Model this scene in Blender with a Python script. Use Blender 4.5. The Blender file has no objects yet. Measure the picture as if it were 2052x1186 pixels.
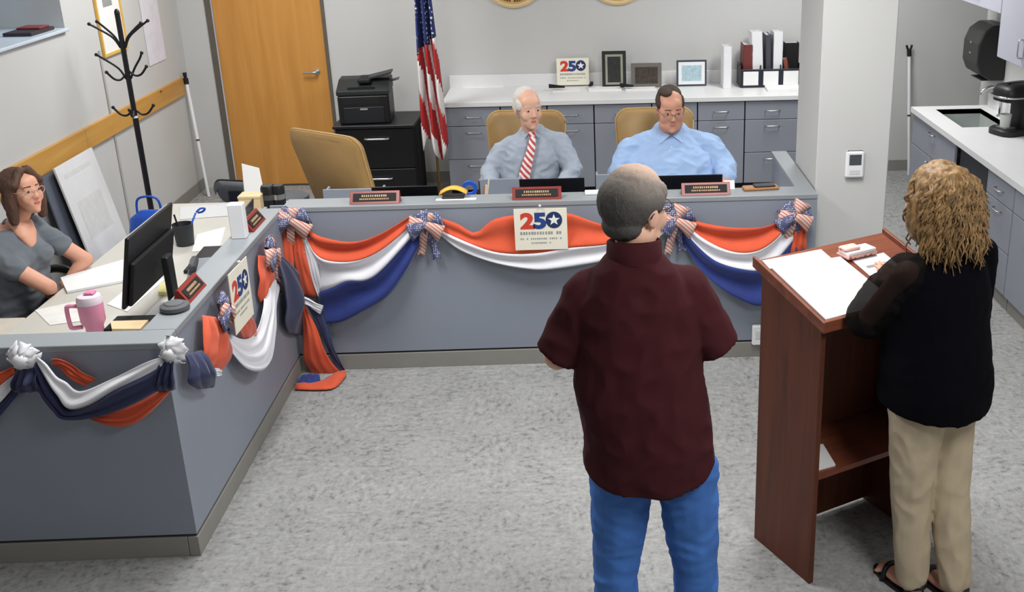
import bpy, math, random
import numpy as np
from mathutils import Vector, Matrix, noise
random.seed(7)
PI = math.pi
sc = bpy.context.scene
COL = sc.collection

# ------------------------------------------------------------------ camera, world, light, exposure
IW, IH = 2052, 1186
F, PITCH, YAW, ROLL, PCX, PCY, CH = 2160.23, .3507, .0415, -.0141, 242.25, -67.98, 2.6796
_f0 = Vector((math.sin(YAW), math.cos(YAW), 0)); _r0 = Vector((math.cos(YAW), -math.sin(YAW), 0)); _u0 = Vector((0, 0, 1))
FW = math.cos(PITCH)*_f0 - math.sin(PITCH)*_u0; _up = math.sin(PITCH)*_f0 + math.cos(PITCH)*_u0
RT = math.cos(ROLL)*_r0 + math.sin(ROLL)*_up; UP = -math.sin(ROLL)*_r0 + math.cos(ROLL)*_up
CAM = Vector((0, 0, CH))
cd = bpy.data.cameras.new('camera'); cam = bpy.data.objects.new('camera', cd); COL.objects.link(cam)
cd.sensor_width = 36; cd.lens = F*36/IW; cd.shift_x = -PCX/IW; cd.shift_y = PCY/IW
cd.clip_start = .05; cd.clip_end = 60
m3 = Matrix((RT, UP, -FW)).transposed()
cam.matrix_world = Matrix.Translation(CAM) @ m3.to_4x4()
sc.camera = cam

def at(u, v, **k):
    "the point of the room seen at pixel (u, v) on the plane x=, y= or z="
    d = FW + RT*((u-IW/2-PCX)/F) - UP*((v-IH/2-PCY)/F)
    (a, val), = k.items(); i = 'xyz'.index(a)
    return CAM + d*((val-CAM[i])/d[i])

w = bpy.data.worlds.new('world'); sc.world = w; w.use_nodes = True
w.node_tree.nodes['Background'].inputs[0].default_value = (.62, .74, .9, 1)
w.node_tree.nodes['Background'].inputs[1].default_value = 1.2
sc.view_settings.view_transform = 'Standard'; sc.view_settings.look = 'None'
sc.view_settings.gamma = 1; sc.view_settings.use_curve_mapping = False
sc.view_settings.exposure = 0.06
CEIL = 3.0
LAMPS = [(-1.4, 4.6), (.9, 4.4), (-2.2, 7.8), (1.9, 8.0), (1.3, 1.7)]
LAMP_W = 50

# ------------------------------------------------------------------ materials
def lin(c):
    return tuple(((v/255)/12.92 if v/255 <= .04045 else ((v/255+.055)/1.055)**2.4) for v in c) + (1,)
MATS = {}
def mat(name, rgb, rough=.6, metal=0, var=.06, vscale=12, bump=.0, bscale=60, stretch=(1, 1, 1), spec=.4, sheen=0, coat=0):
    if name in MATS: return MATS[name]
    m = bpy.data.materials.new(name); m.use_nodes = True; MATS[name] = m
    nt = m.node_tree; N = nt.nodes; L = nt.links; b = N['Principled BSDF']
    b.inputs['Roughness'].default_value = rough; b.inputs['Metallic'].default_value = metal
    b.inputs['Specular IOR Level'].default_value = spec
    if sheen: b.inputs['Sheen Weight'].default_value = sheen
    if coat: b.inputs['Coat Weight'].default_value = coat
    tc = N.new('ShaderNodeTexCoord'); mp = N.new('ShaderNodeMapping'); mp.inputs['Scale'].default_value = stretch
    L.new(tc.outputs['Object'], mp.inputs[0])
    nz = N.new('ShaderNodeTexNoise'); nz.inputs['Scale'].default_value = vscale; nz.inputs['Detail'].default_value = 4
    L.new(mp.outputs[0], nz.inputs[0])
    cr = N.new('ShaderNodeValToRGB'); c = lin(rgb)
    cr.color_ramp.elements[0].position = .3; cr.color_ramp.elements[1].position = .7
    cr.color_ramp.elements[0].color = tuple(x*(1-var) for x in c[:3])+(1,); cr.color_ramp.elements[1].color = tuple(min(1, x*(1+var)) for x in c[:3])+(1,)
    L.new(nz.outputs[0], cr.inputs[0]); L.new(cr.outputs[0], b.inputs['Base Color'])
    if bump:
        n2 = N.new('ShaderNodeTexNoise'); n2.inputs['Scale'].default_value = bscale; n2.inputs['Detail'].default_value = 3
        L.new(mp.outputs[0], n2.inputs[0])
        bp = N.new('ShaderNodeBump'); bp.inputs['Strength'].default_value = bump; bp.inputs['Distance'].default_value = .01
        L.new(n2.outputs[0], bp.inputs['Height']); L.new(bp.outputs[0], b.inputs['Normal'])
    return m

def emis(name, rgb, s):
    m = mat(name, rgb); b = m.node_tree.nodes['Principled BSDF']
    b.inputs['Emission Color'].default_value = lin(rgb); b.inputs['Emission Strength'].default_value = s
    return m

def carpet_mat():
    m = mat('carpet', (168, 168, 164), rough=.95, spec=.1)
    nt = m.node_tree; N = nt.nodes; L = nt.links; b = N['Principled BSDF']
    tc = [n for n in N if n.type == 'TEX_COORD'][0]
    def nz(scale, st, det=5, rough=.65):
        mp = N.new('ShaderNodeMapping'); mp.inputs['Scale'].default_value = st; L.new(tc.outputs['Object'], mp.inputs[0])
        n = N.new('ShaderNodeTexNoise'); n.inputs['Scale'].default_value = scale; n.inputs['Detail'].default_value = det; n.inputs['Roughness'].default_value = rough
        L.new(mp.outputs[0], n.inputs[0]); return n.outputs[0]
    def math_(op, a, c, v=None):
        n = N.new('ShaderNodeMath'); n.operation = op
        for i, s in enumerate((a, c)):
            if isinstance(s, (int, float)): n.inputs[i].default_value = s
            else: L.new(s, n.inputs[i])
        return n.outputs[0]
    a = nz(21, (1, 1.7, 1), 2.5, .55); c = nz(21, (1.7, 1, 1), 2.5, .55); sel = nz(2.6, (1, 1, 1), 2)
    rp = N.new('ShaderNodeValToRGB'); rp.color_ramp.elements[0].position = .44; rp.color_ramp.elements[1].position = .56; L.new(sel, rp.inputs[0])
    mx = N.new('ShaderNodeMix'); mx.data_type = 'FLOAT'; L.new(rp.outputs[0], mx.inputs[0]); L.new(a, mx.inputs[2]); L.new(c, mx.inputs[3])
    big = nz(3.5, (1, 1, 1), 3); fine = nz(55, (1, 1, 1), 2)
    s = math_('ADD', math_('MULTIPLY', mx.outputs[0], .5), math_('ADD', math_('MULTIPLY', big, .2), math_('MULTIPLY', fine, .3)))
    cr = N.new('ShaderNodeValToRGB'); e = cr.color_ramp.elements
    e[0].position = .36; e[0].color = lin((112, 113, 114)); e[1].position = .62; e[1].color = lin((166, 166, 165))
    x = e.new(.46); x.color = lin((146, 146, 145))
    L.new(s, cr.inputs[0]); L.new(cr.outputs[0], b.inputs['Base Color'])
    bp = N.new('ShaderNodeBump'); bp.inputs['Strength'].default_value = .35; bp.inputs['Distance'].default_value = .004
    L.new(fine, bp.inputs['Height']); L.new(bp.outputs[0], b.inputs['Normal'])
    return m

def wood_mat(name, rgb, dark, scale=3, axis='z', rough=.4, strength=1):
    m = mat(name, rgb, rough=rough)
    nt = m.node_tree; N = nt.nodes; L = nt.links; b = N['Principled BSDF']
    tc = [n for n in N if n.type == 'TEX_COORD'][0]; mp = N.new('ShaderNodeMapping')
    mp.inputs['Scale'].default_value = {'z': (9, 9, .7), 'y': (9, .7, 9), 'x': (.7, 9, 9)}[axis]
    L.new(tc.outputs['Object'], mp.inputs[0])
    n = N.new('ShaderNodeTexNoise'); n.inputs['Scale'].default_value = scale; n.inputs['Detail'].default_value = 6; n.inputs['Distortion'].default_value = .6
    L.new(mp.outputs[0], n.inputs[0])
    cr = N.new('ShaderNodeValToRGB'); e = cr.color_ramp.elements; e[0].position = .3; e[0].color = lin(dark); e[1].position = .68; e[1].color = lin(rgb)
    L.new(n.outputs[0], cr.inputs[0]); L.new(cr.outputs[0], b.inputs['Base Color'])
    return m

def stripe_mat(name, ca, cb, vec, freq, rough=.8, duty=.5):
    m = mat(name, ca, rough=rough)
    nt = m.node_tree; N = nt.nodes; L = nt.links; b = N['Principled BSDF']
    tc = [n for n in N if n.type == 'TEX_COORD'][0]
    d = N.new('ShaderNodeVectorMath'); d.operation = 'DOT_PRODUCT'; d.inputs[1].default_value = vec; L.new(tc.outputs['Object'], d.inputs[0])
    mu = N.new('ShaderNodeMath'); mu.operation = 'MULTIPLY'; mu.inputs[1].default_value = freq; L.new(d.outputs['Value'], mu.inputs[0])
    fr = N.new('ShaderNodeMath'); fr.operation = 'FRACT'; L.new(mu.outputs[0], fr.inputs[0])
    cr = N.new('ShaderNodeValToRGB'); cr.color_ramp.interpolation = 'CONSTANT'; e = cr.color_ramp.elements
    e[0].position = 0; e[0].color = lin(ca); e[1].position = duty; e[1].color = lin(cb)
    L.new(fr.outputs[0], cr.inputs[0]); L.new(cr.outputs[0], b.inputs['Base Color'])
    return m

def star_mat(name, bg, fg, scale, size, rough=.8):
    m = mat(name, bg, rough=rough)
    nt = m.node_tree; N = nt.nodes; L = nt.links; b = N['Principled BSDF']
    tc = [n for n in N if n.type == 'TEX_COORD'][0]
    v = N.new('ShaderNodeTexVoronoi'); v.inputs['Scale'].default_value = scale; v.inputs['Randomness'].default_value = .35; L.new(tc.outputs['Object'], v.inputs[0])
    cr = N.new('ShaderNodeValToRGB'); e = cr.color_ramp.elements; e[0].position = size; e[0].color = lin(fg); e[1].position = size+.06; e[1].color = lin(bg)
    L.new(v.outputs['Distance'], cr.inputs[0]); L.new(cr.outputs[0], b.inputs['Base Color'])
    return m

# ------------------------------------------------------------------ mesh collecting
class MB:
    def __init__(s): s.v = []; s.f = []
    def add(s, vs, fs):
        o = len(s.v); s.v += [Vector(x) for x in vs]; s.f += [tuple(i+o for i in f) for f in fs]; return s
    def box(s, a, b, c=0):
        (x0, y0, z0), (x1, y1, z1) = a, b
        x0, x1 = sorted((x0, x1)); y0, y1 = sorted((y0, y1)); z0, z1 = sorted((z0, z1))
        if c <= 0:
            return s.add([(x0,y0,z0),(x1,y0,z0),(x1,y1,z0),(x0,y1,z0),(x0,y0,z1),(x1,y0,z1),(x1,y1,z1),(x0,y1,z1)],
                         [(0,3,2,1),(4,5,6,7),(0,1,5,4),(1,2,6,5),(2,3,7,6),(3,0,4,7)])
        c = min(c, (x1-x0)*.45, (y1-y0)*.45, (z1-z0)*.45)
        def ring(z, i): return [(x0+i+c,y0+i,z),(x1-i-c,y0+i,z),(x1-i,y0+i+c,z),(x1-i,y1-i-c,z),(x1-i-c,y1-i,z),(x0+i+c,y1-i,z),(x0+i,y1-i-c,z),(x0+i,y0+i+c,z)]
        return s.loft([ring(z0, c*.7), ring(z0+c, 0), ring(z1-c, 0), ring(z1, c*.7)])
    def loft(s, rings, closed=True, caps=True):
        n = len(rings[0]); vs = [p for r in rings for p in r]; fs = []
        for i in range(len(rings)-1):
            for j in range(n if closed else n-1):
                k = (j+1) % n
                fs.append((i*n+j, i*n+k, (i+1)*n+k, (i+1)*n+j))
        if caps and closed:
            fs.append(tuple(range(n-1, -1, -1))); o = (len(rings)-1)*n; fs.append(tuple(o+j for j in range(n)))
        return s.add(vs, fs)
    def lathe(s, prof, c=(0, 0, 0), n=20, axis=(0, 0, 1)):
        q = Vector((0, 0, 1)).rotation_difference(Vector(axis)); c = Vector(c)
        rings = [[c + q @ Vector((max(r, 1e-4)*math.cos(2*PI*j/n), max(r, 1e-4)*math.sin(2*PI*j/n), z)) for j in range(n)] for r, z in prof]
        return s.loft(rings)
    def cyl(s, a, b, r, r2=None, n=12):
        a = Vector(a); b = Vector(b); return s.lathe([(r, 0), (r if r2 is None else r2, (b-a).length)], a, n, b-a)
    def tube(s, pts, r, n=8, sub=1):
        pts = [Vector(p) for p in pts]
        if sub > 1: pts = smooth_path(pts, sub)
        rr = r if isinstance(r, (list, tuple)) else None
        rings = []; up = None
        for i, p in enumerate(pts):
            t = (pts[min(i+1, len(pts)-1)] - pts[max(i-1, 0)]).normalized()
            if up is None: up = t.orthogonal().normalized()
            up = (up - t*up.dot(t)).normalized(); sd = t.cross(up)
            R = np.interp(i/(len(pts)-1), np.linspace(0, 1, len(rr)), rr) if rr else r
            rings.append([p + (up*math.cos(2*PI*j/n) + sd*math.sin(2*PI*j/n))*R for j in range(n)])
        return s.loft(rings)
    def prism(s, poly, n, d):
        "extrude a polygon (3D points) by d along n"
        n = Vector(n).normalized()*d; a = [Vector(p) for p in poly]; return s.loft([a, [p+n for p in a]])
    def ell(s, c, r, rot=None, n=18, m=12):
        c = Vector(c); rings = []
        for i in range(m+1):
            th = PI*i/m; th = min(max(th, .02), PI-.02)
            ring = []
            for j in range(n):
                p = Vector((r[0]*math.sin(th)*math.cos(2*PI*j/n), r[1]*math.sin(th)*math.sin(2*PI*j/n), -r[2]*math.cos(th)))
                ring.append(c + (rot @ p if rot else p))
            rings.append(ring)
        return s.loft(rings)
    def cap(s, a, b, ra, rb, n=14, sq=None):
        "tapered capsule"
        a = Vector(a); b = Vector(b); d = (b-a); L = d.length; prof = []
        for i in range(6): t = PI/2*i/5; prof.append((ra*math.sin(t), -ra*math.cos(t)))
        for i in range(1, 6): t = PI/2*i/5; prof.append((rb*math.cos(t), L+rb*math.sin(t)))
        return s.lathe(prof, a, n, d)
    def rings(s, L, n=28, e=2.3):
        "L: (cx, cy, z, rx, ry) superellipse sections from bottom to top"
        out = []
        for cx, cy, z, rx, ry in L:
            r = []
            for j in range(n):
                t = 2*PI*j/n; ct, st = math.cos(t), math.sin(t)
                r.append((cx + rx*math.copysign(abs(ct)**(2/e), ct), cy + ry*math.copysign(abs(st)**(2/e), st), z(t) if callable(z) else z))
            out.append(r)
        return s.loft(out)
    def build(s, name, m, parent=None, world=False, smooth=False, bevel=0, solid=0, auto=None):
        me = bpy.data.meshes.new(name)
        vs = s.v
        if world and parent is not None:
            inv = parent.matrix_world.inverted(); vs = [inv @ p for p in vs]
        me.from_pydata([tuple(p) for p in vs], [], s.f); me.validate(); me.update()
        o = bpy.data.objects.new(name, me); COL.objects.link(o)
        if parent is not None: o.parent = parent
        for x in (m if isinstance(m, (list, tuple)) else [m]): me.materials.append(x)
        import bmesh
        bm = bmesh.new(); bm.from_mesh(me); bmesh.ops.recalc_face_normals(bm, faces=bm.faces); bm.to_mesh(me); bm.free()
        if smooth:
            me.polygons.foreach_set('use_smooth', [True]*len(me.polygons))
            if auto is not None: me.set_sharp_from_angle(angle=math.radians(auto))
        if bevel:
            b = o.modifiers.new('bevel', 'BEVEL'); b.width = bevel; b.segments = 2; b.limit_method = 'ANGLE'
        if solid:
            b = o.modifiers.new('solid', 'SOLIDIFY'); b.thickness = solid; b.offset = 0
        return o

def smooth_path(pts, sub):
    out = []; P = [Vector(p) for p in pts]; n = len(P)
    for i in range(n-1):
        p0, p1, p2, p3 = P[max(i-1, 0)], P[i], P[i+1], P[min(i+2, n-1)]
        for k in range(sub):
            t = k/sub
            out.append(.5*((2*p1) + (p2-p0)*t + (2*p0-5*p1+4*p2-p3)*t*t + (3*p1-p0-3*p2+p3)*t**3))
    out.append(P[-1]); return out

def tag(o, label, cat, group=None):
    o['label'] = label; o['category'] = cat
    if group: o['group'] = group
    return o
def thing(name, label, cat, loc=(0, 0, 0), rz=0, group=None):
    o = bpy.data.objects.new(name, None); COL.objects.link(o); o.empty_display_size = .1
    o.matrix_world = Matrix.Translation(Vector(loc)) @ Matrix.Rotation(rz, 4, 'Z')
    return tag(o, label, cat, group)
def struct(o, label=None):
    o['kind'] = 'structure'
    if label: o['label'] = label
    return o
def copy_tree(o, parent=None):
    c = o.copy(); COL.objects.link(c)
    if parent is not None: c.parent = parent
    for ch in o.children: copy_tree(ch, c)
    return c

# ------------------------------------------------------------------ palette
M_wall = mat('wall_paint', (198, 198, 197), rough=.85, var=.015, vscale=1.5, bump=.05, bscale=180)
M_ceil = mat('ceiling_tile', (225, 225, 222), rough=.9, var=.02)
M_base = mat('cove_base', (140, 138, 132), rough=.6, var=.03)
M_lam = mat('grey_laminate', (137, 144, 157), rough=.42, var=.02, vscale=3)
M_lamcap = mat('grey_cap', (143, 148, 153), rough=.38, var=.02, vscale=3)
M_cab = mat('cabinet_laminate', (142, 146, 157), rough=.45, var=.025, vscale=3)
M_cabup = mat('upper_cabinet_laminate', (176, 178, 190), rough=.45, var=.02, vscale=3)
M_gap = mat('shadow_gap', (40, 42, 46), rough=.8)
M_white_top = mat('white_solid_surface', (226, 226, 227), rough=.35, var=.015, vscale=8)
M_cream = mat('cream_laminate', (204, 201, 193), rough=.4, var=.02, vscale=3)
M_steel = mat('brushed_nickel', (190, 190, 188), rough=.3, metal=.9)
M_chrome = mat('chrome', (215, 215, 218), rough=.15, metal=1)
M_black = mat('black_plastic', (24, 24, 27), rough=.42)
M_blackm = mat('matte_black', (18, 18, 20), rough=.7)
M_navyblk = mat('black_metal', (22, 22, 30), rough=.4)
M_screen = mat('screen_back', (14, 15, 20), rough=.35)
M_darkgrey = mat('dark_grey_plastic', (72, 74, 78), rough=.5)
M_paper = mat('paper', (236, 236, 236), rough=.8, var=.01)
M_paper2 = mat('paper_print', (205, 206, 207), rough=.8, var=.03, vscale=60)
M_white = mat('white_plastic', (232, 233, 236), rough=.45, var=.01)
M_tan = mat('tan_leather', (168, 134, 84), rough=.5, var=.06, vscale=8, bump=.12, bscale=90)
M_tan2 = mat('tan_piping', (184, 152, 100), rough=.5)
M_door = wood_mat('door_veneer', (206, 148, 76), (190, 132, 62), 1.2, 'z', .42)
M_rail = wood_mat('rail_oak', (206, 158, 84), (190, 138, 66), 1.5, 'y', .42)
M_lect = wood_mat('mahogany_laminate', (100, 52, 32), (78, 38, 22), 2.2, 'z', .6)
M_lect2 = wood_mat('mahogany_rim', (130, 74, 54), (104, 56, 40), 2.2, 'x', .32)
M_carpet = carpet_mat()
M_red = mat('bunting_red', (214, 86, 52), rough=.75, var=.07, vscale=9, sheen=.2)
M_wht = mat('bunting_white', (228, 228, 234), rough=.75, var=.03, vscale=9, sheen=.2)
M_blu = mat('bunting_blue', (34, 52, 122), rough=.72, var=.12, vscale=9, sheen=.2)
M_nav = mat('bunting_blue_shaded_back', (40, 46, 82), rough=.75, var=.12, vscale=9, sheen=.2)  # deeper copy of the blue: shade and the cloth's back put into the colour
M_skin = mat('skin_fair', (214, 158, 134), rough=.5, var=.05, vscale=14, spec=.35)
M_skin2 = mat('skin_warm', (208, 152, 128), rough=.5, var=.06, vscale=14, spec=.35)
M_skin3 = mat('skin_pale', (224, 176, 152), rough=.5, var=.05, vscale=14, spec=.35)

# ------------------------------------------------------------------ the room
YB, XL, XR = 9.60, -3.48, 3.22
YF = -1.6
fl = struct(MB().box((XL-.2, YF-.2, -.12), (4.8, YB+.2, 0)).build('floor', M_carpet), 'mottled light grey carpet')
struct(MB().box((XL-.2, YF-.2, CEIL), (4.8, YB+.2, CEIL+.1)).build('ceiling', M_ceil))
DX0, DX1, DH = -3.19, -2.27, 2.13
wb = MB()
wb.box((XL-.2, YB, 0), (DX0-.03, YB+.15, CEIL)); wb.box((DX1+.03, YB, 0), (4.8, YB+.15, CEIL)); wb.box((DX0-.03, YB, DH+.03), (DX1+.03, YB+.15, CEIL))
struct(wb.build('wall_back', M_wall), 'pale grey painted back wall')
struct(MB().box((XL-.2, YF-.15, 0), (4.8, YF, CEIL)).build('wall_front', M_wall))
# left wall with the deep window recess
wy0, wy1, wz0, wz1 = 6.30, 7.50, 1.70, 2.45
wl = MB()
wl.box((XL-.15, YF, 0), (XL, wy0, CEIL)); wl.box((XL-.15, wy1, 0), (XL, YB, CEIL))
wl.box((XL-.15, wy0, 0), (XL, wy1, wz0)); wl.box((XL-.15, wy0, wz1), (XL, wy1, CEIL))
wl.box((XL-.55, wy0-.1, wz0-.1), (XL-.15, wy0, wz1+.1)); wl.box((XL-.55, wy1, wz0-.1), (XL-.15, wy1+.1, wz1+.1))
wl.box((XL-.55, wy0, wz0-.1), (XL-.15, wy1, wz0)); wl.box((XL-.55, wy0, wz1), (XL-.15, wy1, wz1+.1))
struct(wl.build('wall_left', M_wall), 'pale grey painted side wall with deep window recess')
# right wall ends before the back of the room, which widens behind it
struct(MB().box((XR, YF, 0), (XR+.2, 8.62, CEIL)).build('wall_right', M_wall), 'pale grey wall behind the sink counter')
struct(MB().box((4.6, 8.62, 0), (4.8, YB, CEIL)).build('wall_side', M_wall))
struct(MB().box((XR+.2, 8.42, 0), (4.8, 8.62, CEIL)).build('wall_partition', M_wall))
# column
CX0, CX1, CY0, CY1 = 1.271, 1.676, 5.775, 6.37
struct(MB().box((CX0, CY0, 0), (CX1, CY1, CEIL), .006).build('wall_column', M_wall), 'square pale grey column at the end of the dais')
# window
wn = struct(MB().box((XL-.54, wy0+.002, wz0+.002), (XL-.50, wy0+.05, wz1-.002)).box((XL-.54, wy1-.05, wz0+.002), (XL-.50, wy1-.002, wz1-.002))
            .box((XL-.54, wy0+.05, wz0+.002), (XL-.50, wy1-.05, wz0+.05)).box((XL-.54, wy0+.05, wz1-.05), (XL-.50, wy1-.05, wz1-.002))
            .box((XL-.54, 6.94, wz0+.05), (XL-.50, 6.98, wz1-.05)).build('window_1', mat('window_frame', (120, 122, 126), rough=.4)), 'high window at the back of the deep recess')
M_glass = mat('glass', (210, 225, 232), rough=.05)
bs = M_glass.node_tree.nodes['Principled BSDF']; bs.inputs['Transmission Weight'].default_value = 1; bs.inputs['IOR'].default_value = 1.1
for a, b in ((wy0+.05, 6.94), (6.98, wy1-.05)):
    MB().box((XL-.525, a, wz0+.05), (XL-.515, b, wz1-.05)).build('pane', M_glass, wn)
MB().box((XL-.495, wy0+.002, wz0+.001), (XL+.03, wy1-.002, wz0+.022), .004).build('window_sill', mat('sill', (200, 212, 224), rough=.4), wn)
# baseboards
for nm, a, b in (('baseboard_back', (DX1+.06, YB-.012, 0), (4.6, YB-.001, .1)), ('baseboard_left', (XL+.001, YF, 0), (XL+.012, YB-.015, .1)),
                 ('baseboard_right', (XR-.012, YF, 0), (XR-.001, 4.0, .1))):
    struct(MB().box(a, b).build(nm, M_base))
struct(MB().box((CX0-.01, CY0-.011, 0), (CX1+.01, CY0-.001, .1)).box((CX1+.001, CY0, 0), (CX1+.011, CY1, .1)).build('baseboard_column', M_base))
# wooden chair rail on the left wall
tr = struct(MB().box((XL+.001, 3.6, .89), (XL+.022, 7.46, 1.04), .004).build('trim_1', M_rail), 'honey oak rail along the left wall')
struct(MB().box((XL+.001, 7.463, .89), (XL+.022, 9.42, 1.04), .004).build('trim_2', M_rail), 'honey oak rail nearest the door')
# wall panel joint strip (a thin conduit beside the coat rack)
struct(MB().box((XL+.001, 7.93, .0), (XL+.010, 7.955, 1.5), .002).build('trim_3', mat('conduit', (176, 174, 170), rough=.5)), 'thin grey strip running down the left wall')
# door
M_frame = mat('door_frame', (96, 90, 82), rough=.5)
dr = struct(MB().box((DX0, YB+.01, .012), (DX1, YB+.055, DH), .003).build('door_1', M_door), 'honey veneered wooden door')
MB().box((DX0-.05, YB-.025, 0), (DX0-.006, YB-.002, DH+.06), .003).box((DX1+.006, YB-.012, 0), (DX1+.035, YB-.002, DH+.06), .003).box((DX0-.006, YB-.02, DH+.006), (DX1+.006, YB-.002, DH+.06), .003).build('door_frame', M_frame, dr)
MB().box((DX0, YB+.0, .0), (DX1, YB+.06, .010)).build('threshold', M_darkgrey, dr)
h = MB(); hx, hz = DX1-.09, 1.03
h.lathe([(.027, 0), (.027, .008), (.012, .012), (.011, .045)], (hx, YB+.01, hz), 16, (0, -1, 0)); h.tube([(hx, YB-.035, hz), (hx-.03, YB-.04, hz), (hx-.115, YB-.036, hz-.004)], [.011, .010, .007], 10, 4)
h.build('handle', M_steel, dr, smooth=True, auto=40)

# ceiling lamps: recessed troffers, each with its own light
first = None
for i, (x, y) in enumerate(LAMPS):
    t = thing('ceiling_light', 'recessed white ceiling light panel above the ' + ('clerk desk', 'lectern', 'file cabinet', 'right end of the back counter', 'carpet in front of the camera')[i], 'ceiling light', (x, y, CEIL-.002), 0, 'recessed ceiling light panels')
    MB().box((-.31, -.61, -.02), (-.28, .61, 0)).box((.28, -.61, -.02), (.31, .61, 0)).box((-.28, -.61, -.02), (.28, -.58, 0)).box((-.28, .58, -.02), (.28, .61, 0)).build('frame', M_white, t)
    MB().box((-.28, -.58, -.008), (.28, .58, -.001)).build('diffuser', emis('diffuser', (255, 255, 252), 3), t)
    ld = bpy.data.lights.new('lamp', 'AREA'); ld.shape = 'RECTANGLE'; ld.size = .54; ld.size_y = 1.14; ld.energy = LAMP_W; ld.color = (1, 1, .985)
    lo = bpy.data.objects.new('lamp', ld); COL.objects.link(lo); lo.parent = t; lo.location = (0, 0, -.025)

# ------------------------------------------------------------------ dais and clerk desk
YD, XS, YC, HD, WT = 5.667, -1.667, 3.90, .975, .76
XE = 1.262
CAPW = .16
def panel_base(o, name='base'): pass
t = thing('dais', 'long grey laminate dais desk with raised front ledge', 'desk', (-.2, 6.1, 0))
MB().box((XS, YD+.0, .105), (XE, YD+.04, HD-.028)).build('front_panel', M_lam, t, True)
MB().box((XS-.02, YD+.008, .092), (XE, YD+.04, .105)).build('reveal', M_gap, t, True)
MB().box((XS+.0, YD-.004, 0), (XE, YD+.036, .092), .002).build('base', M_base, t, True)
MB().box((XS+.001, YD-.004, HD-.028), (XE, YD+CAPW, HD), .003).build('cap', M_lamcap, t, True)
MB().box((XS-.1, YD+.13, WT), (1.17, YD+.145, HD-.028)).build('ledge_back', M_lam, t, True)
MB().box((XS-.118, YD+.04, WT-.03), (1.17, 6.53, WT), .003).build('worktop', M_cream, t, True)
MB().box((1.172, YD+.04, 0), (XE, 6.62, HD-.028)).build('end_panel', M_lam, t, True)
MB().box((1.165, YD+CAPW, HD-.028), (XE, 6.63, HD), .003).build('end_cap', M_lamcap, t, True)
for x in (-.75, .25): MB().box((x-.02, 6.05, 0), (x+.02, 6.5, WT-.03)).build('support_panel', M_lam, t, True)

t = thing('clerk_desk', 'grey laminate corner desk with cream worktop where the clerk sits', 'desk', (-2.2, 4.8, 0))
MB().box((XS-.04, YC, .105), (XS, YD-.006, HD-.028)).build('side_panel', M_lam, t, True)
MB().box((-3.4, YC, .105), (XS-.04, YC+.04, HD-.028)).build('front_panel', M_lam, t, True)
MB().box((XS-.04, YC+.008, .092), (XS-.006, YD-.006, .105)).box((-3.4, YC+.006, .092), (XS-.006, YC+.04, .105)).build('reveal', M_gap, t, True)
MB().box((XS-.04, YC-.004, 0), (XS+.004, YD-.006, .092), .002).build('base', M_base, t, True)
MB().box((-3.4, YC-.004, 0), (XS-.042, YC+.036, .092), .002).build('base', M_base, t, True)
MB().box((XS-.13, YC+.13, HD-.028), (XS+.004, YD-.005, HD), .003).build('cap', M_lamcap, t, True)
MB().box((-3.4, YC-.004, HD-.028), (XS+.004, YC+.129, HD), .003).build('cap', M_lamcap, t, True)
MB().box((XS-.125, YC+.12, WT), (XS-.11, YD+.12, HD-.028)).box((-3.4, YC+.105, WT), (XS-.12, YC+.12, HD-.028)).build('ledge_back', M_lam, t, True)
MB().box((-2.62, YC+.04, WT-.03), (XS-.12, 6.53, WT), .003).build('worktop', M_cream, t, True)
MB().box((-3.4, YC+.04, WT-.03), (-2.623, 4.73, WT), .003).build('side_worktop', mat('beige_laminate', (206, 198, 186), rough=.45), t, True)
MB().box((-2.6, 6.44, 0), (-1.83, 6.47, WT-.03)).build('support_panel', M_lam, t, True)

# ------------------------------------------------------------------ back counter
YCF, HC = 8.945, .864
def pull(mb, c, out, along, L=.1, r=.005):
    c = Vector(c); o = Vector(out); a = Vector(along)
    mb.tube([c-a*L/2, c-a*L/2+o*.022, c-a*L*.36+o*.03, c+a*L*.36+o*.03, c+a*L/2+o*.022, c+a*L/2], r, 6)
edges = [at(u, 215, y=YCF).x for u in (890, 1002, 1096, 1190, 1306, 1398, 1493, 1604)]
kinds = ['d3', 'dd', 'dd', 'dd', 'dd', 'dd', 'd3']
desc = ['grey three-drawer cabinet beside the flag', 'grey cabinet with top drawer and door behind the grey-shirted man, left half',
        'grey cabinet with top drawer and door behind the striped tie, right half', 'grey cabinet with top drawer and door between the two seated men',
        'grey cabinet with top drawer and door behind the blue-shirted man', 'grey cabinet with top drawer and door just right of the blue-shirted man', 'grey three-drawer cabinet under the binders, next to the column']
for i, k in enumerate(kinds):
    x0, x1 = edges[i]+.003, edges[i+1]-.003
    t = thing('base_cabinet', desc[i], 'cabinet', ((x0+x1)/2, YCF+.3, 0), 0, 'grey base cabinets along the back wall')
    MB().box((x0, YCF+.022, .1), (x1, YB-.02, HC-.042)).build('body', M_gap, t, True)
    MB().box((x0, YCF+.08, 0), (x1, YCF+.1, .1)).build('toe_kick', M_gap, t, True)
    zs = [(.105, .37), (.375, .655), (.66, HC-.05)] if k == 'd3' else [(.105, .655), (.66, HC-.05)]
    for j, (a, b) in enumerate(zs):
        dn = 'drawer' if (k == 'd3' or j == 1) else 'door'
        d = MB().box((x0+.002, YCF, a), (x1-.002, YCF+.02, b), .003).build(dn, M_cab, t, True)
        pm = MB(); zz = (b-.05 if b-a > .2 else (a+b)/2); pull(pm, ((x0+x1)/2 if dn == 'drawer' else x0+.5*(x1-x0), YCF, zz), (0, -1, 0), (1, 0, 0), .12)
        hd = pm.build('handle', M_steel, None, smooth=True); hd.parent = d; hd.matrix_parent_inverse = t.matrix_world.inverted()
x0, x1 = edges[0]-.02, 1.95
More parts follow.
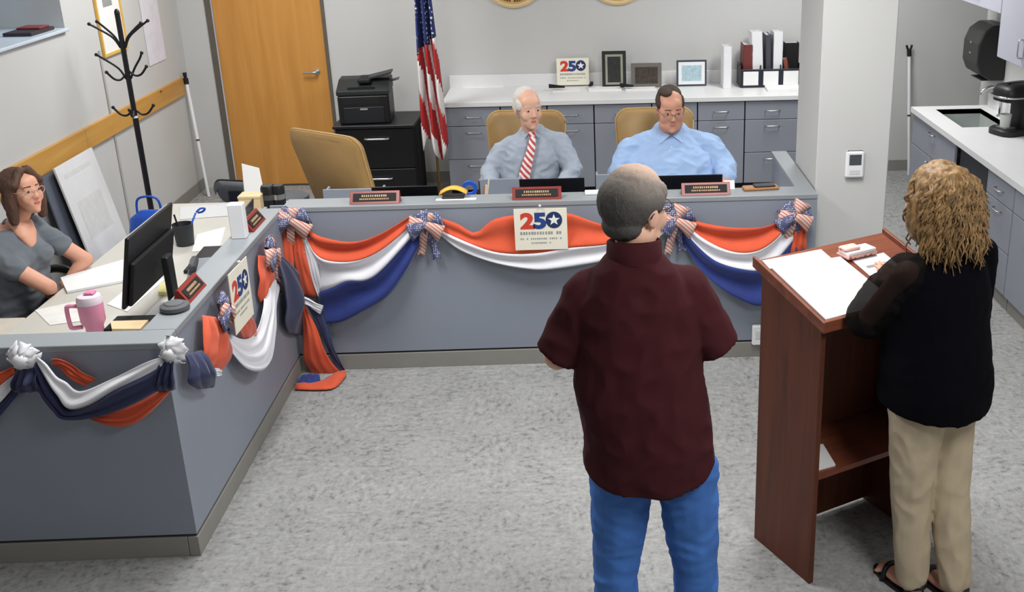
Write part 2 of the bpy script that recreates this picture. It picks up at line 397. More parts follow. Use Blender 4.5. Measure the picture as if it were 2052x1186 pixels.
t = thing('countertop', 'white countertop with low backsplash along the back wall', 'countertop', (.3, 9.25, HC-.04))
MB().box((x0, YCF-.02, HC-.04), (x1, YB-.003, HC), .003).build('slab', M_white_top, t, True)
MB().box((x0, YB-.025, HC), (x1, YB-.003, HC+.11), .002).build('backsplash', M_white_top, t, True)
for xx in (x1-.32,):   # the last cabinet hidden by the column
    t = thing('base_cabinet', 'grey base cabinet mostly hidden behind the column', 'cabinet', (xx+.15, YCF+.3, 0), 0, 'grey base cabinets along the back wall')
    MB().box((edges[-1]+.003, YCF+.022, .0), (x1-.01, YB-.02, HC-.042)).build('body', M_cab, t, True)
    MB().box((edges[-1]+.005, YCF, .105), (x1-.012, YCF+.02, HC-.05), .003).build('door', M_cab, t, True)

# ------------------------------------------------------------------ right counter with sink
XC = 2.60; HR = .864
units = [(8.36, 7.33, 'sink', 'grey sink cabinet with one drawer front at the far end of the right counter'),
         (6.68, 6.22, 'd3', 'grey three-drawer cabinet right of the dark gap under the right counter'),
         (6.215, 5.50, 'dd', 'grey drawer-and-door cabinet behind the standing woman'),
         (5.495, 4.75, 'dd', 'grey drawer-and-door cabinet cut by the right picture edge'),
         (4.745, 4.05, 'dd', 'grey drawer-and-door cabinet at the near end of the right counter')]
for y1, y0, k, ds in units:
    t = thing('base_cabinet', ds, 'cabinet', (2.9, (y0+y1)/2, 0), 0, 'grey base cabinets under the right counter')
    ztop = HR-.042 if k != 'sink' else .60
    MB().box((XC+.022, y0+.003, .1), (XR-.02, y1-.003, ztop)).build('body', M_cab, t, True)
    MB().box((XC+.03, y0+.003, 0), (XC+.05, y1-.003, .1)).build('toe_kick', M_base, t, True)
    zs = {'d3': [(.105, .37), (.375, .655), (.66, HR-.05)], 'dd': [(.105, .655), (.66, HR-.05)], 'sink': [(.105, .575), (.58, HR-.05)]}[k]
    for j, (a, b) in enumerate(zs):
        segs = [(y0, y1)] if (k == 'd3' or j == len(zs)-1) else [(y0, (y0+y1)/2), ((y0+y1)/2, y1)]
        for si, (ya, yb) in enumerate(segs):
            dn = 'drawer' if len(segs) == 1 else 'door'
            d = MB().box((XC, ya+.004, a), (XC+.02, yb-.004, b), .003).build(dn, M_cab, t, True)
            pm = MB()
            if dn == 'drawer': pull(pm, (XC, (ya+yb)/2, b-.05 if b-a > .17 else (a+b)/2), (-1, 0, 0), (0, 1, 0), .12)
            else: pull(pm, (XC, yb-.06 if si == 0 else ya+.06, b-.1), (-1, 0, 0), (0, 0, 1), .12)
            hd = pm.build('handle', M_steel, None, smooth=True); hd.parent = d; hd.matrix_parent_inverse = t.matrix_world.inverted()
SX0, SX1, SY0, SY1 = 2.74, 3.10, 7.62, 8.25
t = thing('sink_counter', 'white countertop with inset steel sink along the right wall', 'countertop', (2.9, 6.2, HR-.04))
cm = MB()
cm.box((XC-.02, 4.04, HR-.04), (XR-.003, SY0, HR)); cm.box((XC-.02, SY1, HR-.04), (XR-.003, 8.37, HR))
cm.box((XC-.02, SY0, HR-.04), (SX0, SY1, HR)); cm.box((SX1, SY0, HR-.04), (XR-.003, SY1, HR))
cm.build('slab', M_white_top, t, True)
MB().box((XR-.025, 4.04, HR), (XR-.003, 8.37, HR+.1), .002).build('backsplash', M_white_top, t, True)
sk = MB(); bz = HR-.19
sk.box((SX0-.004, SY0-.004, bz-.005), (SX1+.004, SY1+.004, bz)); sk.box((SX0-.005, SY0-.005, bz), (SX0, SY1+.005, HR-.002)); sk.box((SX1, SY0-.005, bz), (SX1+.005, SY1+.005, HR-.002))
sk.box((SX0, SY0-.005, bz), (SX1, SY0, HR-.002)); sk.box((SX0, SY1, bz), (SX1, SY1+.005, HR-.002))
sk.build('sink_basin', mat('sink_steel', (176, 182, 180), rough=.35, metal=.15), t, True)
fm = MB(); fx, fy = 3.14, 7.95
fm.lathe([(.026, 0), (.026, .01), (.014, .02), (.013, .12)], (fx, fy, HR), 14); fm.tube([(fx, fy, HR+.12), (fx-.01, fy, HR+.2), (fx-.08, fy, HR+.23), (fx-.15, fy, HR+.2), (fx-.16, fy, HR+.17)], .010, 10, 5)
fm.tube([(fx, fy, HR+.11), (fx-.01, fy+.05, HR+.13), (fx-.02, fy+.09, HR+.15)], .006, 8, 3)
tf = thing('faucet', 'chrome faucet behind the coffee maker', 'faucet', (fx, fy, HR)); fm.build('spout', M_chrome, tf, True, smooth=True, auto=40)
# dark flat-fronted box filling the gap under the right counter
t = thing('undercounter_box', 'dark flat-fronted box in the gap under the right counter', 'appliance', (2.95, 7.0, 0))
MB().box((XC+.07, 6.70, .02), (XR-.04, 7.31, .80), .006).build('body', M_blackm, t, True)
MB().box((XC+.03, 6.705, .06), (XC+.068, 7.305, .80), .008).build('door', mat('dark_door', (52, 54, 60), rough=.5), t, True)
MB().box((XC+.09, 6.72, 0), (XR-.06, 7.29, .02)).build('plinth', M_blackm, t, True)
# upper cabinets
for y1, y0, zb, ds in ((8.42, 7.42, 1.70, 'short pale grey wall cabinet above the sink'), (7.415, 6.45, 1.41, 'tall pale grey wall cabinet above the coffee maker'), (6.445, 5.5, 1.41, 'tall pale grey wall cabinet past the right picture edge')):
    t = thing('wall_cabinet', ds, 'cabinet', (3.04, (y0+y1)/2, zb), 0, 'pale grey wall cabinets over the sink counter')
    MB().box((2.882, y0+.002, zb), (XR-.003, y1-.002, 2.3), .002).build('body', M_cabup, t, True)
    for si, (ya, yb) in enumerate(((y0, (y0+y1)/2), ((y0+y1)/2, y1))):
        d = MB().box((2.862, ya+.003, zb+.002), (2.880, yb-.003, 2.298), .003).build('door', M_cabup, t, True)
        pm = MB(); pull(pm, (2.862, yb-.05 if si == 0 else ya+.05, zb+.12), (-1, 0, 0), (0, 0, 1), .12)
        hd = pm.build('handle', M_steel, None, smooth=True); hd.parent = d; hd.matrix_parent_inverse = t.matrix_world.inverted()

# ------------------------------------------------------------------ lectern
LTH = math.radians(27)
t = thing('lectern', 'reddish-brown wooden lectern with open back and one shelf', 'lectern', (1.02, 3.85, 0), LTH); LECT = t
zt = lambda y: 1.165 + y*.27
for s in (-1, 1):
    MB().prism([(s*.31, -.185, 0), (s*.31, .185, 0), (s*.31, .185, zt(.185)), (s*.31, -.185, zt(-.185))], (-s, 0, 0), .022).build('side_panel', M_lect, t, bevel=.002)
MB().box((-.287, .163, .02), (.287, .183, zt(.163)-.004)).build('front_panel', M_lect, t)
MB().box((-.287, -.15, .44), (.287, .162, .462)).build('shelf', M_lect2, t)
tp = MB(); ya, yb = -.225, .215
tp.prism([(-.335, ya, zt(ya)), (-.335, yb, zt(yb)), (-.335, yb, zt(yb)+.022), (-.335, ya, zt(ya)+.022)], (1, 0, 0), .67); tp.build('top', M_lect2, t, bevel=.002)
lp = MB()
for s in (-1, 1): lp.prism([(s*.335, ya, zt(ya)+.0225), (s*.335, yb, zt(yb)+.0225), (s*.335, yb, zt(yb)+.042), (s*.335, ya, zt(ya)+.042)], (-s, 0, 0), .014)
lp.prism([(-.32, ya, zt(ya)+.0225), (.32, ya, zt(ya)+.0225), (.32, ya+.014, zt(ya+.014)+.0225), (-.32, ya+.014, zt(ya+.014)+.0225)], (0, 0, 1), .02)
lp.build('rim', M_lect2, t, bevel=.002)
LM = t.matrix_world
def on_lectern(x, y, dz=0): return LM @ Vector((x, y, zt(y)+.0235+dz))
def sheet(name, label, cat, corners, th, m, group=None, parts=()):
    c = sum((Vector(p) for p in corners), Vector())/len(corners)
    n = (Vector(corners[1])-Vector(corners[0])).cross(Vector(corners[2])-Vector(corners[0])).normalized()
    if n.z < 0: n = -n
    o = thing(name, label, cat, c, 0, group)
    MB().prism(corners, n, th).build('sheet', m, o, True)
    return o
sheet('paper', 'stack of white pages covering the left of the lectern top', 'paper', [on_lectern(-.30, -.19), on_lectern(.03, -.195), on_lectern(.02, .12), on_lectern(-.295, .14)], .006, M_paper, 'papers on the lectern')
sheet('folder', 'cream folder showing behind the pages on the lectern', 'folder', [on_lectern(-.305, .145), on_lectern(-.02, .125), on_lectern(-.02, .19), on_lectern(-.30, .20)], .004, mat('cream_card', (226, 214, 190), rough=.7), None)
o = sheet('paper', 'white page with grey print in the middle of the lectern', 'paper', [on_lectern(.05, -.19), on_lectern(.22, -.185), on_lectern(.22, .09), on_lectern(.055, .085)], .002, M_paper, 'papers on the lectern')
for k in range(3): MB().prism([on_lectern(.08, .02-.05*k, .0026), on_lectern(.18, .02-.05*k, .0026), on_lectern(.18, .035-.05*k, .0026), on_lectern(.08, .035-.05*k, .0026)], (0, 0, 1), .0004).build('print_line', mat('print_grey', (140, 140, 140), rough=.8), o, True)
# pink floral notebook propped by her hand
n = thing('notebook', 'pink floral notebook held on the lectern', 'notebook', on_lectern(.09, .1), LTH)
M_flor = star_mat('pink_floral', (226, 176, 168), (176, 96, 92), 38, .28)
MB().box((-.06, -.02, .004), (.09, .055, .016), .003).build('cover', M_flor, n); MB().box((-.055, -.016, .016), (.085, .05, .030), .002).build('pages', M_paper, n)
MB().box((-.058, .0, .031), (.02, .05, .043), .004).build('bookmark', M_flor, n)
sheet('paper', 'white paper lying on the shelf inside the lectern', 'paper', [LM @ Vector((-.28, -.12, .4625)), LM @ Vector((-.16, -.13, .4625)), LM @ Vector((-.10, .02, .4625)), LM @ Vector((-.28, .08, .4625))], .008, M_paper)

# ------------------------------------------------------------------ chairs
def slab(mb, rings): mb.loft(rings)
def rrect(cx, cy, z, hx, hy, r=.06, n=5, tilt=0):
    pts = []
    for (sx, sy, a0) in ((1, 1, 0), (-1, 1, 90), (-1, -1, 180), (1, -1, 270)):
        for k in range(n):
            a = math.radians(a0 + 90*k/(n-1)); pts.append(Vector((cx + sx*(hx-r) + r*math.cos(a), cy + sy*(hy-r) + r*math.sin(a), z)))
    return pts
def office_chair(label, loc, rz, m, mp, group, bw=.26, bh=.62, recl=.12, arms=True, az=0):
    t = thing('office_chair', label, 'chair', loc, rz, group)
    MB().loft([rrect(0, 0, .40, .24, .23), rrect(0, 0, .415, .265, .255), rrect(0, 0, .46, .27, .26), rrect(0, .0, .485, .24, .23)]).build('seat', m, t, smooth=True, auto=50)
    # backrest: outline in x-z, extruded with rounded edge, leaning back
    def ol(inset, y):
        pts = []
        for (sx, sz, a0) in ((1, 1, 0), (-1, 1, 90), (-1, -1, 180), (1, -1, 270)):
            for k in range(6):
                a = math.radians(a0 + 90*k/5); hw = bw - inset - (.03 if sz < 0 else 0); r = .08
                x = sx*(hw-r) + r*math.cos(a); z = .52 + (bh-inset-r if sz > 0 else inset+r) + r*math.sin(a)
                pts.append(Vector((x, .24 + y + (z-.52)*recl + .03*(x/bw)**2*-1, z)))
        return pts
    MB().loft([ol(.02, -.05), ol(0, -.03), ol(0, .02), ol(.025, .04)]).build('backrest', m, t, smooth=True, auto=50)
    o = ol(-.003, .0); MB().tube(o + [o[0]], .008, 6).build('piping', mp, t, smooth=True)
    for s in ((-1, 1) if arms else ()):
        MB().tube([(s*.25, .12, .43), (s*.31, .10, .46), (s*.325, .05, .60+az), (s*.32, -.02, .665+az), (s*.31, -.12, .67+az), (s*.30, -.2, .63+az)], [.014, .016, .02, .022, .022, .014], 8, 5).build('armrest', M_black, t, smooth=True)
    MB().box((-.1, .1, .39), (.1, .3, .405)).box((-.05, .285, .40), (.05, .30, .62)).build('bracket', M_black, t)
    MB().cyl((0, 0, .1), (0, 0, .4), .028).build('gas_lift', M_black, t, smooth=True, auto=40)
    for k in range(5):
        a = 2*PI*k/5+.3; d = Vector((math.cos(a), math.sin(a), 0))
        lg = MB().tube([Vector((0, 0, .11)), d*.15+Vector((0, 0, .10)), d*.29+Vector((0, 0, .07))], [.03, .024, .016], 8, 3).build('leg', M_black, t, smooth=True)
        c = MB().lathe([(.0, -.02), (.022, -.02), (.027, -.012), (.027, .012), (.022, .02), (0, .02)], d*.29+Vector((0, 0, .0275)), 14, Vector((-d.y, d.x, 0))).build('caster', M_black, None, smooth=True, auto=40); c.parent = lg
    return t
G_t = 'tan leather office chairs behind the dais'
office_chair('empty tan leather office chair turned away behind the dais', (-1.42, 6.98, 0), math.radians(146), M_tan, M_tan2, G_t, .295, .64, .3)
office_chair('tan leather office chair under the man in the grey shirt', (-.43, 6.93, 0), math.radians(-4), M_tan, M_tan2, G_t)
office_chair('tan leather office chair under the man in the blue shirt', (.47, 6.93, 0), math.radians(2), M_tan, M_tan2, G_t)
office_chair('black office chair under the seated clerk', (-2.90, 5.10, 0), math.radians(80), M_blackm, M_black, None, .26, .5, .16, True, .085)
office_chair('dark grey mesh office chair back peeking above the desk by the door', (-2.36, 7.55, 0), math.radians(165), mat('grey_mesh', (92, 94, 98), rough=.8), M_black, None, .2, .16, .12, False)

# ------------------------------------------------------------------ bunting
def resample(pl, n):
    P = np.array(pl, float); 
    Q = np.array([tuple(q) for q in smooth_path([Vector((a, b, 0)) for a, b in pl], 6)])[:, :2] if len(pl) > 2 else P
    s = np.r_[0, np.cumsum(np.linalg.norm(np.diff(Q, axis=0), axis=1))]; u = np.linspace(0, s[-1], n)
    return np.c_[np.interp(u, s, Q[:, 0]), np.interp(u, s, Q[:, 1])]
PL_D = ('y', YD-.004, Vector((0, -1, 0))); PL_F = ('y', YC-.004, Vector((0, -1, 0))); PL_S = ('x', XS+.004, Vector((1, 0, 0)))
def cloth(top, bot, pl, m, parent, name, v0=0, v1=1, lift=.05, fold=.012, nf=3, base=.012, n=34, rows=10, seed=0):
    "a band of cloth between two traced edges, hung on a desk face and standing off it in folds"
    A = resample(top, n); B = resample(bot, n); mb = MB(); vs = []
    ax, val, nn = pl
    for r in range(rows+1):
        f = r/rows; v = v0 + (v1-v0)*f
        for i in range(n):
            u = i/(n-1); q = A[i]*(1-f) + B[i]*f
            p = at(q[0], q[1], **{ax: val})
            nz = noise.noise(Vector((u*3+seed, v*2.5, seed*1.7)))
            off = base + lift*math.sin(PI*min(max(u, .0), 1))**.7*(.35+.65*math.sin(PI*min(v, 1)*.8)) + fold*(math.sin(2*PI*nf*v + 2.5*u + seed) + 1.0)*.5*(.3+.7*math.sin(PI*u)) + .012*nz
            vs.append(p + nn*max(off, .006))
    fs = [(r*n+i, r*n+i+1, (r+1)*n+i+1, (r+1)*n+i) for r in range(rows) for i in range(n-1)]
    return mb.add(vs, fs).build(name, m, parent, True, smooth=True, solid=.003)
def swag(label, pl, edges, mats, names, loc, group, **k):
    t = thing('bunting_swag', label, 'bunting', loc, 0, group)
    nb = len(edges)-1
    for i in range(nb): cloth(edges[i], edges[i+1], pl, mats[i], t, names[i], i/nb, (i+1)/nb, **k)
    return t
GB = 'red white and blue bunting on the desks'
N3 = ('red_band', 'white_band', 'blue_band')
swag('long tricolour swag of bunting left of centre on the dais front', PL_D,
     [[(606, 440), (628, 458), (651, 468), (713, 476), (768, 460), (822, 431)],
      [(612, 462), (634, 496), (663, 511), (717, 511), (768, 491), (828, 446)],
      [(640, 580), (672, 566), (702, 551), (741, 547), (775, 524), (838, 458)],
      [(642, 640), (660, 641), (690, 634), (730, 612), (780, 583), (815, 540), (842, 490)]], (M_red, M_wht, M_blu), N3, (-1.0, YD-.03, .3), GB, lift=.05, fold=.05, nf=3.2)
swag('shallow red and white swag of bunting behind the centre 250 sign', PL_D,
     [[(880, 434), (919, 445), (954, 462), (985, 437), (1024, 426), (1084, 424), (1138, 421), (1189, 438), (1240, 452), (1300, 444), (1346, 428)],
      [(878, 456), (942, 480), (985, 494), (1028, 499), (1084, 496), (1140, 486), (1216, 480), (1290, 464), (1346, 442)],
      [(876, 462), (923, 495), (993, 518), (1063, 529), (1100, 529), (1168, 520), (1216, 511), (1290, 488), (1346, 452)]], (M_red, M_wht), N3[:2], (.1, YD-.03, .5), GB, lift=.055, fold=.03, nf=2)
swag('tricolour swag of bunting at the right end of the dais front', PL_D,
     [[(1366, 430), (1404, 440), (1472, 448), (1539, 445), (1584, 424)],
      [(1366, 438), (1404, 468), (1455, 491), (1499, 494), (1539, 478), (1588, 436)],
      [(1364, 448), (1388, 478), (1431, 512), (1489, 527), (1520, 528), (1550, 512), (1594, 470)],
      [(1362, 468), (1394, 522), (1438, 563), (1489, 592), (1525, 600), (1565, 580), (1600, 530)]], (M_red, M_wht, M_blu), N3, (.85, YD-.03, .35), GB, lift=.05, fold=.05, nf=3)
# the gathered cascade where the two desks meet
t = thing('bunting_drape', 'gathered tricolour bunting hanging to the floor in the desk corner', 'bunting', (-1.45, YD-.06, 0), 0, GB)
cloth([(562, 425), (552, 500), (568, 548), (600, 600)], [(584, 425), (592, 500), (596, 552), (606, 600)], PL_D, M_red, t, 'red_band', lift=.04, seed=2)
cloth([(586, 436), (590, 500), (600, 560), (606, 588)], [(606, 436), (616, 500), (634, 560), (640, 592)], PL_D, M_red, t, 'red_band', lift=.03, base=.02, seed=3)
cloth([(580, 520), (592, 560), (604, 600)], [(586, 505), (600, 555), (614, 596)], PL_D, M_wht, t, 'white_band', lift=.01, base=.03, seed=1)
cloth([(608, 470), (622, 530), (640, 590)], [(612, 462), (640, 520), (652, 600)], PL_D, M_wht, t, 'white_band', lift=.02, base=.03, seed=4)
cloth([(598, 588), (616, 586), (640, 598), (652, 606)], [(600, 604), (618, 602), (636, 612), (646, 622)], PL_D, M_wht, t, 'white_band', lift=.02, base=.05, seed=5)
cloth([(604, 604), (610, 640), (612, 690), (614, 720), (634, 752)], [(618, 612), (640, 650), (655, 690), (670, 720), (692, 746)], PL_D, M_red, t, 'red_band', lift=.035, base=.03, seed=6)
cloth([(618, 606), (644, 652), (660, 690), (672, 718), (690, 742)], [(650, 612), (664, 650), (672, 686), (684, 712), (694, 734)], PL_D, M_nav, t, 'blue_band', lift=.02, base=.035, seed=7)
def floor_cloth(a, b, m, nm, z=.006):
    A = resample(a, 12); B = resample(b, 12); vs = []
    for f in (0, .25, .5, .75, 1):
        for i in range(12):
            q = A[i]*(1-f)+B[i]*f; p = at(q[0], q[1], z=z); p.z += .02*math.sin(PI*f)*abs(math.sin(i*.9)); vs.append(p)
    return MB().add(vs, [(r*12+i, r*12+i+1, (r+1)*12+i+1, (r+1)*12+i) for r in range(4) for i in range(11)]).build(nm, m, t, True, smooth=True, solid=.003)
floor_cloth([(592, 768), (640, 764), (680, 742), (692, 742)], [(590, 780), (640, 781), (672, 776), (694, 752)], M_red, 'red_band', .012)
floor_cloth([(606, 752), (622, 748), (640, 750)], [(592, 770), (620, 768), (642, 762)], M_blu, 'blue_band', .014)
# side of the clerk desk
t = thing('bunting_swag', 'bunched bunting swag behind the tilted 250 sign on the clerk desk side', 'bunting', (XS+.03, 4.9, .4), 0, GB)
cloth([(436, 606), (452, 645), (470, 672), (482, 680)], [(446, 600), (468, 622), (492, 652), (502, 676)], PL_S, M_red, t, 'red_band', lift=.03, base=.02)
cloth([(512, 512), (508, 545), (512, 590), (516, 606)], [(534, 514), (533, 545), (527, 570), (519, 602)], PL_S, M_red, t, 'red_band', lift=.03, seed=3)
cloth([(442, 660), (470, 680), (497, 668), (515, 610), (520, 565), (534, 536)], [(438, 684), (468, 738), (508, 738), (522, 676), (534, 625), (555, 580)], PL_S, M_wht, t, 'white_band', lift=.04, fold=.03, seed=2)
cloth([(510, 736), (524, 676), (536, 625), (554, 586)], [(520, 712), (534, 668), (548, 620), (560, 590)], PL_S, M_nav, t, 'blue_band', lift=.015, seed=4)
t = thing('bunting_drape', 'bunting tail in shade-darkened blue hanging beside the corner on the clerk desk', 'bunting', (XS+.03, 5.4, .3), 0, GB)
cloth([(536, 505), (546, 555), (556, 610), (556, 645), (572, 668)], [(552, 512), (578, 548), (600, 590), (606, 640), (600, 672)], PL_S, M_nav, t, 'blue_band', lift=.05, fold=.03, nf=2, seed=1)
t = thing('bunting_drape', 'orange-red bunting bundle hanging under the nearer clerk desk bow', 'bunting', (XS+.03, 4.35, .5), 0, GB)
cloth([(394, 632), (388, 680), (386, 720), (396, 742)], [(420, 636), (440, 676), (442, 712), (430, 744)], PL_S, M_red, t, 'red_band', lift=.025, fold=.03, nf=3, seed=5, base=.015)
cloth([(388, 742), (410, 738), (430, 742)], [(392, 752), (412, 754), (428, 752)], PL_S, M_wht, t, 'white_band', lift=.01, base=.03)
# front of the clerk desk
t = thing('bunting_swag', 'twisted bunting swag on the near end of the clerk desk', 'bunting', (-1.95, YC-.04, .5), 0, GB)
cloth([(106, 716), (127, 714), (160, 734), (196, 757)], [(112, 730), (128, 732), (150, 752), (174, 770)], PL_F, M_red, t, 'red_band', lift=.01, base=.012)
cloth([(86, 707), (104, 718), (126, 742), (146, 752), (176, 770), (240, 744), (300, 716), (330, 708)], [(82, 716), (108, 750), (130, 780), (150, 806), (190, 798), (244, 765), (300, 740), (336, 722)], PL_F, M_wht, t, 'white_band', lift=.05, fold=.02, nf=1.5, base=.03, seed=1, n=44)
cloth([(82, 716), (108, 750), (130, 780), (150, 806), (190, 798), (244, 765), (300, 740), (336, 722)], [(74, 730), (98, 776), (128, 804), (150, 817), (210, 814), (265, 800), (318, 776), (346, 752)], PL_F, M_nav, t, 'blue_band', lift=.05, fold=.03, nf=2, base=.03, seed=2, n=44)
cloth([(172, 818), (215, 815), (270, 800), (330, 776), (348, 768)], [(174, 824), (206, 838), (260, 841), (300, 824), (350, 774)], PL_F, M_red, t, 'red_band', lift=.03, fold=.02, seed=3, base=.02)
t = thing('bunting_swag', 'tricolour swag of bunting cut by the left picture edge', 'bunting', (-2.4, YC-.04, .5), 0, GB)
cloth([(-110, 760), (-60, 760), (0, 742), (28, 732)], [(-110, 790), (-50, 792), (0, 770), (34, 745)], PL_F, M_red, t, 'red_band', lift=.04, seed=4)
cloth([(-110, 790), (-50, 792), (0, 770), (34, 745)], [(-110, 822), (-50, 826), (0, 806), (36, 766)], PL_F, M_wht, t, 'white_band', lift=.04, seed=5)
cloth([(-110, 822), (-50, 826), (0, 806), (36, 766)], [(-110, 860), (-50, 862), (0, 834), (44, 782)], PL_F, M_nav, t, 'blue_band', lift=.04, seed=6)
t = thing('bunting_drape', 'navy gathered cloth below the left white bunting knot', 'bunting', (-2.1, YC-.04, .6), 0, GB)
cloth([(40, 738), (36, 760), (40, 780)], [(82, 724), (92, 755), (94, 778)], PL_F, M_nav, t, 'blue_band', lift=.04, fold=.03, seed=7, base=.02)
t = thing('bunting_drape', 'navy gathered bunting wrapped round the near desk corner', 'bunting', (XS, YC-.04, .6), 0, GB)
cloth([(326, 722), (322, 750), (324, 778)], [(356, 712), (362, 745), (358, 772)], PL_F, M_nav, t, 'blue_band', lift=.03, fold=.03, seed=8, base=.03)
cloth([(352, 712), (356, 740), (358, 768), (380, 780)], [(386, 702), (388, 726), (398, 752), (412, 776)], PL_S, M_nav, t, 'blue_band', lift=.03, fold=.03, seed=9, base=.03)
def knot(label, p, nn, s, seed):
    t = thing('bunting_knot', label, 'bunting', p, 0, GB)
    mb = MB()
    for k in range(9):
        a = 2*PI*k/9 + seed; ln = s*(.75 + .4*random.random())
        d = Vector((math.cos(a)*abs(nn.y) , math.cos(a)*abs(nn.x), math.sin(a)))
        n = 7; vs = []
        sd = d.cross(nn).normalized()
        for i in range(n):
            f = i/(n-1)
            for q in (-1, -.4, .4, 1):
                wv = s*(.12 + .42*f)*q
                vs.append(p + d*ln*f*.8 + sd*wv + nn*(.02 + s*.55*math.sin(PI*min(f*1.1, 1))*(1-.35*q*q) + .02*noise.noise(Vector((f*3, q*2, k+seed)))))
        mb.add(vs, [(i*4+j, i*4+j+1, i*4+j+5, i*4+j+4) for i in range(n-1) for j in range(3)])
    mb.build('petals', M_wht, t, True, smooth=True, solid=.003)
    MB().ell(p + nn*(.03+s*.3), (s*.4, s*.4, s*.36)).build('centre', M_wht, t, True, smooth=True)
    return t
knot('white knotted bunting rosette at the left of the near desk end', at(55, 710, y=YC), Vector((0, -1, 0)), .074, 1)
knot('white knotted bunting rosette on the near desk corner', at(350, 698, y=YC), Vector((0, -1, 0)), .066, 2)

# patterned bows
M_rs = star_mat('ribbon_stars', (84, 90, 128), (196, 192, 200), 95, .3)
M_rr = stripe_mat('ribbon_stripes', (198, 130, 114), (216, 196, 188), (.7, .5, .8), 55)
Z0 = Vector((0, 0, 1))
def bow(label, p, nn, s=.075, tails=((-.04, -.24), (.04, -.26)), tilt=0):
    t = thing('ribbon_bow', label, 'bow', p, 0, 'patterned ribbon bows on the bunting')
    ha = Vector((abs(nn.y), abs(nn.x), 0)); 
    for k, a in enumerate((20, 75, 125, 165, 205, 335)):
        a = math.radians(a + tilt + random.uniform(-14, 14)); lk = random.uniform(.8, 1.2); d = ha*math.cos(a) + Vector((0, 0, math.sin(a))); sd = d.cross(nn).normalized(); vs = []; n = 13
        for i in range(n):
            f = i/(n-1); wv = s*(.22 + .35*math.sin(PI*f))
            c = p + d*s*1.15*lk*math.sin(PI*f) - Z0*(.25*s*math.sin(PI*f)**2) + nn*(.03 + .004*k + s*.5*(.5-.5*math.cos(2*PI*f*.5)) )
            for q in (-1, 0, 1): vs.append(c + sd*wv*q + nn*(.006*(1-abs(q))))
        MB().add(vs, [(i*3+j, i*3+j+1, i*3+j+4, i*3+j+3) for i in range(n-1) for j in range(2)]).build('loop', (M_rs, M_rr)[k % 2], t, True, smooth=True, solid=.0025)
    for k, (dx, dz) in enumerate(tails):
        vs = []; n = 9
        for i in range(n):
            f = i/(n-1); c = p + ha*dx*f*1.4 + Vector((0, 0, dz*f)) + nn*(.045 + .015*math.sin(5*f+k))
            for q in (-1, 0, 1): vs.append(c + ha*q*.021*(1 if f < .99 else 1) + Vector((0, 0, (.018 if (q == 0 and i == n-1) else 0))) + nn*(.012*abs(q)*math.sin(7*f)))
        MB().add(vs, [(i*3+j, i*3+j+1, i*3+j+4, i*3+j+3) for i in range(n-1) for j in range(2)]).build('tail', (M_rr, M_rs)[k % 2], t, True, smooth=True, solid=.0025)
    MB().ell(p + nn*.05, (.022, .022, .026)).build('knot', M_rs, t, True, smooth=True)
    return t
ND = Vector((0, -1, 0)); NS = Vector((1, 0, 0))
bow('patterned flag ribbon bow in the corner at the left end of the dais', at(590, 432, y=YD), ND, .085, ((-.03, -.26), (.09, -.24), (.02, -.2)))
bow('patterned flag ribbon bow left of the centre 250 sign', at(857, 440, y=YD), ND, .085, ((-.035, -.20), (.03, -.22)))
bow('patterned flag ribbon bow partly hidden behind the standing man', at(1352, 432, y=YD), ND, .085, ((-.03, -.22), (.03, -.2)))
bow('patterned flag ribbon bow at the right end of the dais beside the column', at(1588, 424, y=YD), ND, .085, ((-.04, -.24), (.03, -.22)))
bow('patterned flag ribbon bow at the far end of the clerk desk side', at(520, 505, x=XS), NS, .075, ((.12, -.22), (.06, -.18)))
bow('patterned flag ribbon bow at the near end of the clerk desk side', at(424, 618, x=XS), NS, .07, ((.10, -.12), (.05, -.15)))
# red tail below the right-hand dais bow
t = thing('bunting_drape', 'short red bunting tail beside the column', 'bunting', (1.18, YD-.03, .55), 0, GB)
cloth([(1578, 452), (1576, 480), (1574, 514)], [(1612, 450), (1612, 480), (1612, 512)], PL_D, M_red, t, 'red_band', lift=.02, fold=.025)

